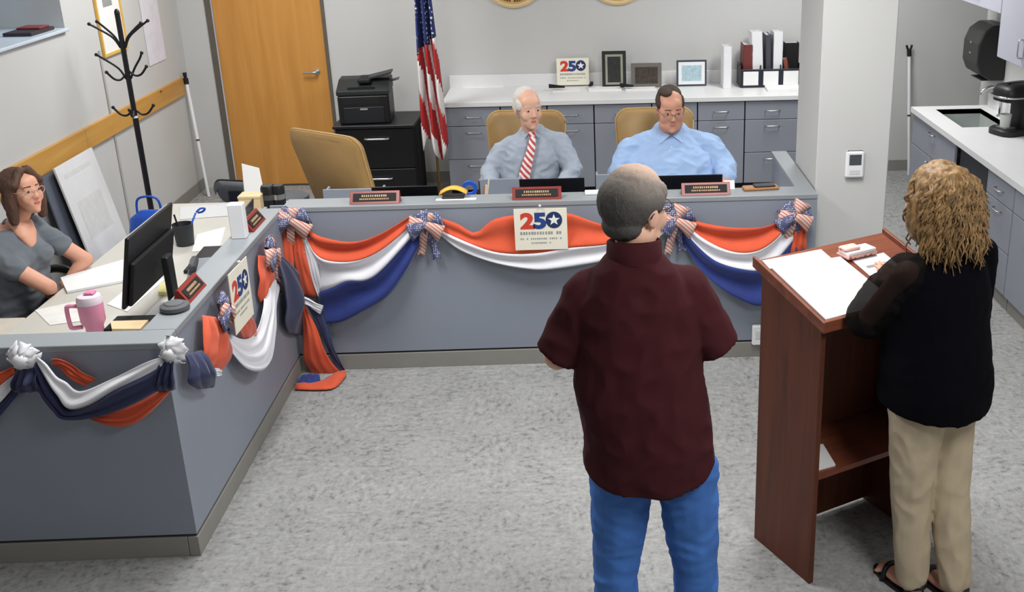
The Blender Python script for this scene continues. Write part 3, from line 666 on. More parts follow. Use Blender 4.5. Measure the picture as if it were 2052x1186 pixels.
# ------------------------------------------------------------------ 250 signs
def text_mesh(body, size, off):
    c = bpy.data.curves.new('numeral', 'FONT'); c.body = body; c.size = size; c.offset = off; c.align_x = 'CENTER'; c.resolution_u = 4; c.extrude = .0004
    o = bpy.data.objects.new('numeral', c); COL.objects.link(o)
    dg = bpy.context.evaluated_depsgraph_get(); me = bpy.data.meshes.new_from_object(o.evaluated_get(dg)); bpy.data.objects.remove(o); return me
M_card = mat('cream_card_sign', (236, 231, 214), rough=.7, var=.015)
M_num_r = mat('print_red', (206, 66, 52), rough=.7); M_num_b = mat('print_blue', (34, 66, 134), rough=.7); M_num_n = mat('print_navy', (32, 48, 96), rough=.7)
M_txt = mat('print_text', (150, 152, 152), rough=.8)
def sign250(label, M, w=.285, h=.235, pin=True):
    "M: matrix whose x is along the sign, y is up the sign, z is out of it; origin at the sign's centre"
    t = bpy.data.objects.new('sign', None); COL.objects.link(t); t.matrix_world = M; t.empty_display_size = .1
    tag(t, label, 'sign', '250 signs')
    MB().box((-w/2, -h/2, -.0015), (w/2, h/2, .0015)).build('card', M_card, t)
    def num(ch, x, m):
        me = text_mesh(ch, .118, .0058); o = bpy.data.objects.new('numeral', me); COL.objects.link(o); o.parent = t; me.materials.clear(); me.materials.append(m)
        o.location = (x, .008, .0024); o.scale = (1.22, 1, 1)
    num('2', -.072, M_num_r); num('5', -.004, M_num_b)
    cx, cy, R, r = .072, .051, .047, .03
    ring = MB(); n = 32
    o1 = [(cx+R*.95*math.cos(2*PI*i/n), cy+R*math.sin(2*PI*i/n), .002) for i in range(n)]; ring.prism(o1, (0, 0, 1), .0008); ring.build('numeral', M_num_n, t)
    st = [(cx+(R*.72 if i % 2 == 0 else R*.30)*math.sin(PI*i/5), cy+(R*.72 if i % 2 == 0 else R*.30)*math.cos(PI*i/5), .0029) for i in range(10)]
    sm = MB(); c = Vector((cx, cy, .0032)); sm.add([Vector(p) for p in st]+[c], [(i, (i+1) % 10, 10) for i in range(10)]).build('star', M_paper, t)
    ln = MB()
    for z0, hh, segs in ((-.022, .017, 15), (-.054, .010, 20), (-.078, .009, 10)):
        ww = .225 if segs > 10 else .11; x = -ww/2
        while x < ww/2:
            d = ww/segs*random.uniform(.55, .8); 
            if random.random() > .12: ln.box((x, z0-hh/2, .0016), (min(x+d, ww/2), z0+hh/2, .002))
            x += ww/segs
    ln.build('print_lines', M_txt, t)
    if pin: MB().lathe([(.004, 0), (.004, .006), (.007, .008), (.007, .014), (.0, .016)], (0, h/2+.017, 0), 10).build('pin', M_white, t, smooth=True)
    return t
def frame_m(o, x, y, z): return Matrix.Translation(o) @ Matrix((x, y, z)).transposed().to_4x4()
X, Y, Z = Vector((1, 0, 0)), Vector((0, 1, 0)), Vector((0, 0, 1))
c = at(1084, 459, y=YD-.1); sign250('cream 250 sign pinned at the centre of the dais front', frame_m(c, X, Z, -Y))
s0 = at(448, 569, x=XS+.08); s1 = at(485, 530, x=XS+.08); s3 = at(481, 654, x=XS+.08); s2 = at(516, 611, x=XS+.08)
sx = (s1-s0).normalized(); sy = (s0-s3).normalized(); sy = (sy - sx*sy.dot(sx)).normalized()
sign250('cream 250 sign hanging on the side of the clerk desk', frame_m((s0+s1+s2+s3)/4, sx, sy, sx.cross(sy)), w=((s1-s0).length+(s2-s3).length)/2, h=((s0-s3).length+(s1-s2).length)/2)
c = at(1147, 117, y=YB-.035); a = math.radians(8); sign250('cream 250 sign leaning on the back counter wall', frame_m(Vector((c.x, YB-.05, HC+.128)), X, Vector((0, math.sin(a), math.cos(a))), Vector((0, -math.cos(a), math.sin(a)))), pin=False)

# ------------------------------------------------------------------ nameplates
M_np = mat('rosewood_holder', (132, 44, 36), rough=.35); M_brass = mat('nameplate_text', (186, 150, 110), rough=.5)
def nameplate(label, c, rz, w=.27):
    t = thing('nameplate', label, 'nameplate', c, rz, 'red-brown desk nameplates')
    MB().prism([(-w/2, -.035, 0), (-w/2, .035, 0), (-w/2, .02, .058), (-w/2, .008, .062)], (1, 0, 0), w).build('holder', M_np, t, bevel=.002)
    a = Vector((0, -.034, .005)); b = Vector((0, .007, .059)); n = (b-a).cross(X).normalized()
    if n.y > 0: n = -n
    f = lambda x, v: Vector((x, 0, 0)) + a*(1-v) + b*v + n*.0012
    MB().prism([f(-w/2+.018, .16), f(w/2-.018, .16), f(w/2-.018, .84), f(-w/2+.018, .84)], n, .0012).build('plate', M_blackm, t)
    mk = MB()
    for v0, v1, k in ((.52, .70, 12), (.28, .40, 16)):
        ww = w*(.52 if k == 12 else .6); x = -ww/2
        while x < ww/2-.002:
            d = ww/k*random.uniform(.5, .75); mk.prism([f(x, v0)+n*.0013, f(x+d, v0)+n*.0013, f(x+d, v1)+n*.0013, f(x, v1)+n*.0013], n, .0005); x += ww/k
    mk.build('lettering', M_brass, t)
for u, v, ds in ((749, 411, 'reddish desk nameplate in front of the empty tan chair'), (1076, 398, 'reddish desk nameplate above the centre 250 sign'), (1414, 388, 'reddish desk nameplate in front of the blue-shirted man')):
    p = at(u, v, z=HD); nameplate(ds, (p.x, YD+.06, HD+.0005), 0)
for u, v, ds in ((388, 590, 'reddish desk nameplate beside the monitor on the clerk desk'), (516, 452, 'reddish desk nameplate at the far end of the clerk desk')):
    p = at(u, v, z=HD); nameplate(ds, (XS-.062, p.y, HD+.0005), PI/2, .22)

# ------------------------------------------------------------------ things on the dais
def laptop(label, c, rz, w=.37, d=.25, ang=100, group='black laptops open on the desks'):
    t = thing('laptop', label, 'laptop', c, rz, group)       # user sits at +y, lid's back looks to -y
    MB().box((-w/2, -d/2, 0), (w/2, d/2, .018), .004).build('base', M_black, t)
    a = math.radians(ang); u = Vector((0, -math.cos(a-PI/2+PI/2)*1, 0)); up = Vector((0, -math.sin(a-PI/2), math.cos(a-PI/2))); th = Vector((0, math.cos(a-PI/2), math.sin(a-PI/2)))
    o = Vector((0, -d/2+.004, .02)); q = [o+X*(-w/2), o+X*(w/2), o+X*(w/2)+up*d, o+X*(-w/2)+up*d]
    l = MB().prism(q, -th, .008).build('lid', M_screen, t, bevel=.002)
    i = .008; MB().prism([o+X*(-w/2+i)+up*i, o+X*(w/2-i)+up*i, o+X*(w/2-i)+up*(d-i), o+X*(-w/2+i)+up*(d-i)], th, .001).build('screen', mat('lit_screen', (40, 48, 66), rough=.2), l)
    MB().box((-w/2+.03, -.06, .0182), (w/2-.03, d/2-.1, .0195)).build('keyboard', M_darkgrey, t)
    return t
for u, ds in ((817, 'black laptop in front of the empty tan chair'), (1107, 'black laptop in front of the grey-shirted man'), (1381, 'black laptop in front of the blue-shirted man')):
    p = at(u, 372, y=6.0); laptop(ds, (p.x, 6.10, WT+.001), 0, ang=110 if u == 817 else 100)
for u, v, ds in ((704, 382, 'plain grey laminate desk organizer by the empty chair'), (1000, 362, 'plain grey laminate desk organizer beside the grey-shirted man'), (1252, 352, 'plain grey laminate desk organizer beside the blue-shirted man')):
    p = at(u, v, y=6.14); x0, x1 = p.x-.17, p.x+.17
    if u == 1000: x0, x1 = p.x-.12, p.x+.12
    t = thing('desk_organizer', ds, 'organizer', (p.x, 6.2, WT+.001), 0, 'grey desk organizers on the dais')
    zo = at(u, v-3, y=6.155).z
    MB().box((x0, 6.155, WT+.001), (x1, 6.17, zo), .002).build('front_panel', M_lam, t, True)
    MB().box((x0, 6.171, WT+.001), (x0+.012, 6.3, zo-.02)).build('side_panel', M_lam, t, True); MB().box((x1-.012, 6.171, WT+.001), (x1, 6.3, zo-.02)).build('side_panel', M_lam, t, True)
    MB().box((x0+.013, 6.171, WT+.12), (x1-.013, 6.3, WT+.13)).build('shelf', M_lam, t, True)
# yellow pad, tape, pencils
p = at(912, 388, z=HD); px = p.x
t = thing('notepad', 'curled yellow-orange sticky pad on the dais ledge', 'notepad', (px, YD+.12, HD+.001))
M_yel = mat('yellow_paper', (244, 184, 70), rough=.7)
vs = []
for i in range(9):
    f = i/8
    for q in (0, 1): vs.append((-.075+.15*f, -.035+.07*q, .012+.042*math.sin(PI*min(f*.8+.1, 1))))
MB().add(vs, [(2*i, 2*i+1, 2*i+3, 2*i+2) for i in range(8)]).build('sheet', M_yel, t, smooth=True, solid=.006)
MB().box((-.06, -.04, 0), (.06, .035, .010), .002).build('pad', M_black, t)
p = at(940, 365, y=6.0)
t = thing('tape_dispenser', 'bright blue tape roll on the dais beside the pencils', 'tape', (p.x, 6.0, WT+.001))
MB().box((-.03, -.03, 0), (.03, .03, .15), .006).build('stand', M_blackm, t)
M_bl = mat('vivid_blue', (34, 84, 190), rough=.45)
r = MB(); n = 24
for (ra, rb) in ((.045, .026),):
    r.loft([[(R*math.cos(2*PI*j/n), yy, .20+R*math.sin(2*PI*j/n)) for j in range(n)] for R, yy in ((ra, -.014), (ra, .014), (rb, .014), (rb, -.014), (ra, -.014))], caps=False)
r.build('roll', M_bl, t, smooth=True, auto=40)
p = at(963, 385, y=6.0)
t = thing('pencil_cup', 'dark pencil cup full of pencils in front of the grey-shirted man', 'pencil cup', (p.x, 6.0, WT+.001), 0, None)
MB().lathe([(.036, 0), (.04, .1), (.037, .1), (.034, .004), (0, .004)], (0, 0, 0), 18).build('cup', M_black, t, smooth=True, auto=40)
for k, (dx, dy, c) in enumerate(((-.02, 0, (206, 168, 70)), (.012, .01, (186, 120, 70)), (.022, -.012, (240, 226, 214)), (-.005, .016, (60, 50, 44)), (.03, .01, (222, 206, 188)))):
    MB().cyl((dx*.4, dy*.4, .006), (dx*1.7, dy*1.7, .2+.012*k), .0045, .0045, 7).build('pencil', mat('pencil_%d' % k, c, rough=.5), t)
p = at(1190, 384, z=HD); t = thing('paper', 'small white paper on the dais ledge right of the centre laptop', 'paper', (p.x, YD+.12, HD+.001)); MB().box((-.05, -.03, 0), (.05, .03, .012), .002).build('sheet', M_paper, t)
p = at(1462, 380, z=HD); t = thing('paper', 'white folded card by the blue-shirted man\'s hand', 'paper', (p.x, YD+.13, HD+.001)); MB().prism([(-.03, 0, 0), (.03, 0, 0), (.03, .02, .045), (-.03, .02, .045)], (0, 1, 0), .004).build('card', M_paper, t)
p = at(890, 396, z=HD); t = thing('paper', 'white paper strip under the yellow pad', 'paper', (p.x+.06, YD+.075, HD+.0005)); MB().box((-.1, -.02, 0), (.12, .02, .0006)).build('sheet', M_paper, t)
p = at(1520, 372, z=HD); t = thing('wallet', 'tan leather wallet on the right end of the dais', 'wallet', (p.x, YD+.12, HD+.001), .1)
M_lea = mat('tan_wallet', (164, 118, 76), rough=.55, bump=.1)
MB().box((-.1, -.035, 0), (.1, .035, .016), .005).build('body', M_lea, t); MB().box((-.04, -.03, .0165), (.08, .03, .026), .004).build('phone', M_black, t)
# small white outlet cover low on the dais panel beside the lectern
p = at(1518, 668, y=YD); t = thing('outlet_box', 'small white box low on the dais beside the lectern', 'outlet', (p.x, YD-.004, p.z-.05))
MB().box((-.035, -.03, -.01), (.035, 0, .11), .006).build('cover', M_white, t); MB().box((-.018, -.032, .03), (.018, -.030, .075), .002).build('socket', M_paper2, t)

# ------------------------------------------------------------------ clerk desk things
tilt = lambda mb: [setattr(v, 'x', v.x - .07*(1.222-v.z)/.327) for v in mb.v] and mb
t = thing('monitor', 'black computer monitor seen from behind on the clerk desk', 'monitor', (-1.97, 4.72, WT+.001))
tilt(MB().box((-1.985, 4.45, .895), (-1.967, 4.985, 1.222), .004)).build('screen_panel', M_black, t, True)
tilt(MB().box((-1.9665, 4.47, .90), (-1.945, 4.965, 1.10), .006)).build('rear_housing', M_blackm, t, True)
tilt(MB().box((-1.9865, 4.46, .912), (-1.9855, 4.975, 1.212))).build('screen', mat('monitor_screen', (90, 110, 150), rough=.2), t, True)
MB().box((-1.944, 4.68, WT+.015), (-1.915, 4.75, 1.05), .004).build('stand_neck', M_black, t, True)
MB().box((-2.05, 4.60, WT+.001), (-1.86, 4.84, WT+.014), .004).build('stand_base', mat('silver_plastic', (168, 170, 176), rough=.35, metal=.4), t, True)
laptop('black laptop open at the far end of the clerk desk', (-1.96, 5.45, WT+.001), PI/2+.05, .38, .26, 98)
# pink tumbler
c = at(190, 657, z=WT+.09)
t = thing('tumbler', 'pink handled tumbler with clear lid on the clerk desk corner', 'tumbler', (c.x, c.y+.0, WT+.001)); M_pink = mat('pink_enamel', (226, 146, 178), rough=.35)
MB().lathe([(.036, 0), (.037, .10), (.05, .125), (.052, .20), (.052, .205)], (0, 0, 0), 26).build('body', M_pink, t, smooth=True, auto=40)
MB().tube([(-.045, -.01, .195), (-.085, -.015, .198), (-.094, -.016, .18), (-.092, -.016, .11), (-.082, -.015, .098), (-.045, -.01, .10)], .0095, 8, 5).build('handle', M_pink, t, smooth=True)
lid = MB().lathe([(.052, .206), (.052, .222), (.046, .240), (.030, .246), (0, .246)], (0, 0, 0), 26).build('lid', mat('clear_lid', (226, 212, 222), rough=.2), t, smooth=True, auto=40)
MB().box((-.012, -.02, .2465), (.03, .02, .258), .004).build('spout', mat('pink_spout', (222, 132, 168), rough=.4), t)
# speakerphone puck
c = at(343, 621, z=HD); t = thing('speakerphone', 'dark grey round conference speaker on the clerk desk ledge', 'speaker', (XS-.068, c.y, HD+.001))
MB().lathe([(.05, 0), (.06, .008), (.058, .022), (.04, .03), (0, .031)], (0, 0, 0), 26).build('body', mat('speaker_grey', (84, 86, 90), rough=.7), t, smooth=True, auto=50); MB().lathe([(.04, .0305), (.036, .033), (0, .0335)], (0, 0, 0), 26).build('grille', mat('speaker_mesh', (104, 106, 110), rough=.9, bump=.4, bscale=500), t, smooth=True)
# desk phone / dock, gooseneck arm
c = at(382, 548, z=WT+.03); t = thing('desk_phone', 'grey desk phone behind the nearer nameplate', 'phone', (-1.93, c.y, WT+.001), .2)
MB().prism([(-.09, -.1, 0), (-.09, .1, 0), (-.09, .1, .08), (-.09, -.1, .03)], (1, 0, 0), .15).build('body', mat('phone_grey', (142, 144, 152), rough=.5), t, bevel=.003)
MB().box((-.08, -.06, .062), (-.045, .09, .10), .01).build('handset', M_darkgrey, t)
# mesh pencil cup
c = at(372, 490, z=WT); t = thing('pencil_cup', 'black mesh cup with blue scissors on the clerk desk', 'pencil cup', (c.x, c.y, WT+.001))
MB().lathe([(.046, 0), (.056, .12), (.053, .12), (.043, .004), (0, .004)], (0, 0, 0), 20).build('cup', mat('black_mesh', (44, 46, 50), rough=.6), t, smooth=True, auto=40)
MB().tube([(.0, .0, .02), (.07, .03, .17)], .006, 6).tube([(.075, .03, .175), (.10, .03, .195), (.12, .04, .19), (.10, .05, .17), (.078, .04, .168)], .006, 6, 4).build('scissors', M_bl, t, smooth=True)
MB().cyl((-.01, 0, .01), (-.04, .01, .17), .005).build('pen', M_blackm, t)
# white tower box, tan card block, mugs
c = at(487, 475, z=HD); t = thing('box', 'upright white box on the clerk desk ledge', 'box', (XS-.075, c.y, HD+.001), .05); MB().box((-.036, -.03, 0), (.036, .03, .175), .003).build('carton', M_white, t)
c = at(514, 418, y=5.95); t = thing('file_box', 'small tan card box behind the far nameplate', 'box', (c.x-.02, 5.95, WT+.001)); MB().box((-.06, -.05, 0), (.06, .05, .20), .003).build('carton', mat('manila', (222, 198, 156), rough=.7), t); MB().box((-.062, -.052, .2005), (.062, .052, .215), .002).build('lid', mat('manila', (222, 198, 156)), t)
c = at(511, 385, y=6.3); t = thing('card', 'white folded card standing behind the tan box', 'card', (c.x, 6.3, WT+.001), .4)
MB().prism([(-.06, 0, 0), (.06, 0, 0), (.045, .03, .26), (-.05, .03, .3)], (0, 1, 0), .003).prism([(-.06, .07, 0), (.06, .07, 0), (.045, .035, .26), (-.05, .035, .3)], (0, 1, 0), .003).build('card', M_paper, t)
for u, ds, rr in ((540, 'black travel mug in the desk corner', .042), (560, 'black mug with steel band beside the other black mug', .036)):
    c = at(u, 402, y=6.0); t = thing('mug', ds, 'mug', (c.x, 6.0, WT+.001), 0, 'black mugs in the desk corner')
    MB().lathe([(rr*.8, 0), (rr, .05), (rr, .235), (rr*.85, .25), (0, .25)], (0, 0, 0), 20).build('body', M_black, t, smooth=True, auto=40)
    MB().lathe([(rr+.001, .17), (rr+.001, .20)], (0, 0, 0), 20).build('band', M_steel if u == 560 else M_darkgrey, t, smooth=True, auto=40)
# papers
def desk_paper(label, cs, z, m=None, nm='paper', cat='paper', th=.002, grp='papers on the clerk desk'):
    return sheet(nm, label, cat, [at(u, v, z=z) for u, v in cs], th, m or M_paper, grp)
desk_paper('long white printed pages lying in front of the clerk', [(122, 560), (135, 588), (262, 563), (262, 520)], WT+.002, M_paper, th=.012)
desk_paper('white pages under the monitor on the clerk desk', [(215, 610), (255, 625), (330, 560), (300, 540)], WT+.0015)
desk_paper('white pages beside the pencil cup on the clerk desk', [(395, 470), (385, 505), (440, 500), (452, 455)], WT+.0015, None)
desk_paper('white pages near the far end of the clerk desk', [(362, 415), (360, 440), (470, 432), (470, 408)], WT+.0015, M_paper2)
desk_paper('loose white page near the clerk desk edge', [(70, 622), (100, 652), (190, 640), (170, 600)], WT+.001, mat('paper_b', (228, 226, 222), rough=.8))
sheet('sticky_notes', 'pale yellow sticky notes beside the monitor stand', 'notepad', [at(322, 575, z=WT+.001), at(318, 592, z=WT+.001), at(352, 594, z=WT+.001), at(346, 572, z=WT+.001)], .02, mat('pale_yellow', (222, 216, 150), rough=.8))
t = sheet('folder', 'manila folder with black clip behind the pink tumbler', 'folder', [at(222, 648, z=WT+.09), at(225, 664, z=WT+.09), at(282, 664, z=WT+.09), at(298, 646, z=WT+.09)], .012, mat('manila', (222, 198, 156)))
sheet('book', 'thick stack of grey books under the manila folder', 'book', [at(222, 640, z=WT+.001)+Vector((0, .14, 0)), at(226, 664, z=WT+.089)*1, at(290, 664, z=WT+.089)*1, at(300, 640, z=WT+.001)+Vector((0, .14, 0))], .001, M_darkgrey) if False else None
t = thing('tray', 'low black letter tray under the manila folder', 'tray', (at(255, 655, z=WT+.08).x, at(255, 655, z=WT+.08).y, WT+.001))
q = at(255, 655, z=WT+.08); MB().box((q.x-.09, q.y-.03, WT+.001), (q.x+.09, q.y+.12, WT+.085), .004).build('tray', M_blackm, t, True)
# blue bag on the floor beside the coat rack
c = at(302, 445, x=-3.05); t = thing('bag', 'bright blue bag behind the clerk desk below the coat rack', 'bag', (c.x+.15, c.y-.35, 0)); z1 = .62
mb = MB(); mb.rings([(0, 0, .0, .15, .09), (0, 0, .05, .17, .1), (0, 0, .4, .16, .09), (0, 0, .55, .13, .06), (0, 0, .60, .06, .02)], 20).build('body', M_bl, t, smooth=True, auto=60); MB().tube([(-.08, 0, .56), (-.06, 0, .68), (.06, 0, .68), (.08, 0, .56)], .008, 8, 5).build('strap', M_bl, t, smooth=True)

# ------------------------------------------------------------------ file cabinet and printer
t = thing('file_cabinet', 'black two-drawer lateral file cabinet under the printer', 'cabinet', (-1.74, 8.95, 0))
fx0, fx1, fy0, fy1, fh = -2.05, -1.42, 8.70, 9.22, .74
MB().box((fx0, fy0+.02, .03), (fx1, fy1, fh-.026)).build('body', M_blackm, t, True)
MB().box((fx0-.015, fy0-.01, fh-.025), (fx1+.015, fy1+.01, fh), .004).build('top', M_black, t, True)
MB().box((fx0+.02, fy0+.05, 0), (fx1-.02, fy1-.02, .03)).build('plinth', M_blackm, t, True)
for a, b in ((.04, .37), (.38, .705)):
    d = MB().box((fx0+.004, fy0, a), (fx1-.004, fy0+.019, b), .003).build('drawer', mat('cabinet_black', (20, 20, 22), rough=.35), t, True)
    pm = MB(); pull(pm, ((fx0+fx1)/2+.02, fy0, b-.075), (0, -1, 0), X, .19, .008); hd = pm.build('handle', M_steel, None, smooth=True); hd.parent = d; hd.matrix_parent_inverse = t.matrix_world.inverted()
t = thing('printer', 'black multifunction laser printer on the file cabinet', 'printer', (-1.82, 8.94, fh+.001), math.radians(4))
MB().box((-.205, -.19, 0), (.205, .19, .235), .012).build('body', M_black, t); MB().box((-.16, -.196, .01), (.16, -.190, .14), .004).build('paper_tray', mat('printer_front', (30, 32, 36), rough=.45), t)
MB().box((-.17, -.1905, .165), (.13, -.15, .225), .003).build('output_slot', M_blackm, t); MB().box((-.03, -.198, .118), (.03, -.1965, .132)).build('badge', mat('badge_silver', (150, 152, 156), rough=.4), t)
MB().prism([(-.21, -.195, .236), (-.21, .185, .236), (-.21, .185, .335), (-.21, .02, .335), (-.21, -.195, .275)], (1, 0, 0), .42).build('scanner_unit', mat('printer_top', (34, 36, 38), rough=.5), t, bevel=.008)
MB().box((-.04, -.12, .318), (.06, .1, .352), .008).build('feeder_cover', M_blackm, t); MB().prism([(.03, -.05, .336), (.03, .12, .336), (.03, .12, .35), (.03, -.05, .35)], (1, 0, .22), .2).build('feeder_tray', mat('tray_dark', (46, 48, 52), rough=.5), t)
MB().prism([(.19, .0, .30), (.19, .1, .30), (.19, .1, .306), (.19, .0, .306)], (1, 0, .25), .09).build('paper_stop', M_darkgrey, t)
MB().box((-.12, -.17, .275), (.1, -.168, .30)).build('control_panel', M_blackm, t)

# ------------------------------------------------------------------ flag
FY = 8.83; FX = at(878, 340, y=FY).x
t = thing('flag', 'furled red, white and blue flag hanging on an indoor pole', 'flag', (FX, FY, 0))
MB().lathe([(.105, 0), (.105, .015), (.085, .045), (.03, .07), (.025, .12)], (0, 0, 0), 24).build('stand', mat('gold_metal', (170, 140, 70), rough=.3, metal=.8), t, smooth=True, auto=40)
MB().cyl((0, 0, .1), (0, 0, 2.5), .011).build('pole', wood_mat('pole_wood', (150, 116, 66), (120, 90, 50), 2, 'z'), t, smooth=True)
MB().ell((0, 0, 2.55), (.03, .03, .06)).build('finial', mat('gold_metal', (170, 140, 70)), t, smooth=True)
def flag_surf(z_top, z_bot, n=40, rows=24):
    rings = []
    for r in range(rows+1):
        f = r/rows; z0 = z_top + (z_bot-z_top)*f
        ring = []
        for i in range(n+1):
            u = i/n; g = (2.35-z0)/2.0
            wd = .05 + .155*min(1, g*.9 + .25)
            x = -wd*.5 + wd*u + .02*g - .015; y = -.055 - .045*math.sin(u*PI*5 + .6*g)*(.6+.5*g) + .01*math.sin(u*9+z0*4)
            zz = z0 + (.10*math.sin(u*PI*2.2)*g - .09*u*0 if r == rows else .10*math.sin(u*PI*2.2)*g*f*f)
            ring.append((x, y, zz))
        rings.append(ring)
    return rings
# stripes of the lower flag run down and to the right: seven red and six white strips cut from the folded surface
S = flag_surf(2.35, .50, 48, 40); n = 49
parts = {}
M_fr = mat('flag_red', (176, 44, 44), rough=.75, var=.05); M_fw = mat('flag_white', (226, 222, 222), rough=.75, var=.03); M_fb = star_mat('flag_canton', (44, 56, 110), (224, 224, 230), 26, .24)
vs = [p for r in S for p in r]
for r in range(40):
    for i in range(48):
        p = S[r][i]; u = i/48; z = p[2]
        if z > 1.36 + .13*(1-u)*-1 + .1: key = ('canton', 0)
        else:
            fold = abs(((u*2.6) % 1)-.5)*2
            k = int(math.floor((u*2.2 + (z-.4)*1.45 + .25*fold)*2.6)); key = ('stripe', k)
        parts.setdefault(key, []).append((r*n+i, r*n+i+1, (r+1)*n+i+1, (r+1)*n+i))
for (kn, k), fs in sorted(parts.items()):
    used = sorted({i for f in fs for i in f}); mp = {a: b for b, a in enumerate(used)}
    mb = MB(); mb.add([vs[i] for i in used], [tuple(mp[i] for i in f) for f in fs])
    mb.build(kn, M_fb if kn == 'canton' else (M_fr, M_fw)[k % 2], t, smooth=True, solid=.003)

# ------------------------------------------------------------------ left wall things
t = thing('coat_rack', 'black metal coat rack with curved hooks by the left wall', 'coat rack', (-3.12, 7.50, 0))
MB().cyl((0, 0, .03), (0, 0, 1.10), .019, .019, 14).cyl((0, 0, 1.115), (0, 0, 1.80), .017, .017, 14).build('pole', M_navyblk, t, smooth=True, auto=40)
MB().cyl((0, 0, 1.10), (0, 0, 1.115), .020, .020, 14).build('collar', M_white, t, smooth=True, auto=40)
MB().ell((0, 0, 1.81), (.018, .018, .03)).build('finial', M_navyblk, t, smooth=True)
def hook(z, a, up=True, L=.16):
    d = Vector((math.cos(a), math.sin(a), 0)); z_ = Vector((0, 0, 1))
    if up: pts = [d*.015+z_*z, d*.05+z_*(z+.07), d*(.05+L*.45)+z_*(z+.13), d*(L+.02)+z_*(z+.17)]
    else: pts = [d*.015+z_*z, d*.05+z_*(z-.03), d*.09+z_*(z-.02), d*.13+z_*(z+.03)]
    h = MB().tube(pts, .0075, 8, 5).build('hook', M_navyblk, t, smooth=True)
    e = MB().ell(pts[-1], (.012, .012, .012), n=10, m=8).build('knob', M_navyblk, h, smooth=True)
for a in (200, 160, 20, 340): hook(1.58, math.radians(a))
hook(1.37, math.radians(185)); hook(1.37, math.radians(15), True, .09); hook(1.42, math.radians(5), False); hook(1.40, math.radians(215), False); hook(1.15, math.radians(190), False); hook(1.15, math.radians(10), False); hook(1.15, math.radians(280), False)
for k in range(4):
    a = PI/4+PI/2*k; d = Vector((math.cos(a), math.sin(a), 0)); MB().tube([Vector((0, 0, .12)), d*.08+Vector((0, 0, .12)), d*.2+Vector((0, 0, .06)), d*.26+Vector((0, 0, .012))], .011, 8, 4).build('leg', M_navyblk, t, smooth=True)
def wall_card(label, cat, name, y0, y1, z0, z1, m, fm=None, b=.02):
    t = thing(name, label, cat, (XL+.004, (y0+y1)/2, z0))
    if fm:
        MB().box((XL+.003, y0, z0), (XL+.02, y0+b, z1)).box((XL+.003, y1-b, z0), (XL+.02, y1, z1)).box((XL+.003, y0+b, z0), (XL+.02, y1-b, z0+b)).box((XL+.003, y0+b, z1-b), (XL+.02, y1-b, z1)).build('frame', fm, t, True)
        MB().box((XL+.003, y0+b, z0+b), (XL+.010, y1-b, z1-b)).build('print', m, t, True)
    else: MB().box((XL+.003, y0, z0), (XL+.006, y1, z1)).build('sheet', m, t, True)
    return t
t = wall_card('framed certificate with yellow border on the left wall', 'picture', 'framed_certificate', 7.99, 8.42, 1.44, 2.02, M_paper, mat('gold_frame', (222, 178, 92), rough=.5))
MB().box((XL+.0105, 8.12, 1.78), (XL+.011, 8.28, 1.9)).build('emblem', M_txt, t, True)
t = wall_card('white unframed poster on the left wall near the door', 'poster', 'poster', 8.80, 9.16, 1.24, 1.95, mat('poster_white', (224, 222, 232), rough=.6))
t = thing('wall_hook', 'tiny dark hook on the left wall above the rail', 'hook', at(318, 183, x=XL+.01)); p = at(318, 183, x=XL+.01)
MB().lathe([(.014, 0), (.014, .004), (.005, .006), (.005, .03), (.009, .032), (0, .036)], (XL+.002, p.y, p.z), 10, (1, 0, 0)).build('hook', M_darkgrey, t, True, smooth=True, auto=40)
# foam board leaning on the wall
def board(label, name, y0, y1, top, bot, ztop, m, th=.012):
    t = thing(name, label, 'board', ((top+bot)/2, (y0+y1)/2, 0))
    n = Vector((ztop, 0, top-bot)) ; n = Vector((ztop, 0, bot-top)).normalized()
    MB().prism([(bot, y0, .003), (bot, y1, .003), (top, y1, ztop), (top, y0, ztop)], n, th).build('board', m, t, True); return t, n
t, n = board('white foam presentation board leaning against the left wall', 'presentation_board', 6.80, 7.36, -3.40, -3.22, .93, mat('foam_board', (222, 222, 224), rough=.7, var=.02))
f = lambda y, v: Vector((-3.22-.18*v, y, .003+.927*v)) + n*.0125
for v0, v1, y0, y1 in ((.90, .93, 6.88, 7.26), (.45, .72, 6.9, 7.25)): MB().prism([f(y0, v0), f(y1, v0), f(y1, v1), f(y0, v1)], n, .0005).build('print', mat('board_print', (212, 212, 212), rough=.7), t, True)
board('dark blue-grey sheet standing behind the white presentation board', 'dark_sheet', 6.70, 7.30, -3.44, -3.30, .90, mat('dark_blue_grey', (92, 98, 112), rough=.7), .01)  # thin dark blue-grey sheet leaning close behind the white one
# book on the window sill
t = thing('book', 'dark red book lying on the window sill', 'book', (XL-.12, 7.26, wz0+.0225)); MB().box((-.09, -.16, 0), (.09, .16, .022), .003).build('cover', mat('dark_book', (52, 42, 48), rough=.5), t); MB().box((-.08, .0, .0225), (.07, .14, .034), .003).build('notepad', mat('maroon_cover', (132, 56, 56), rough=.5), t)
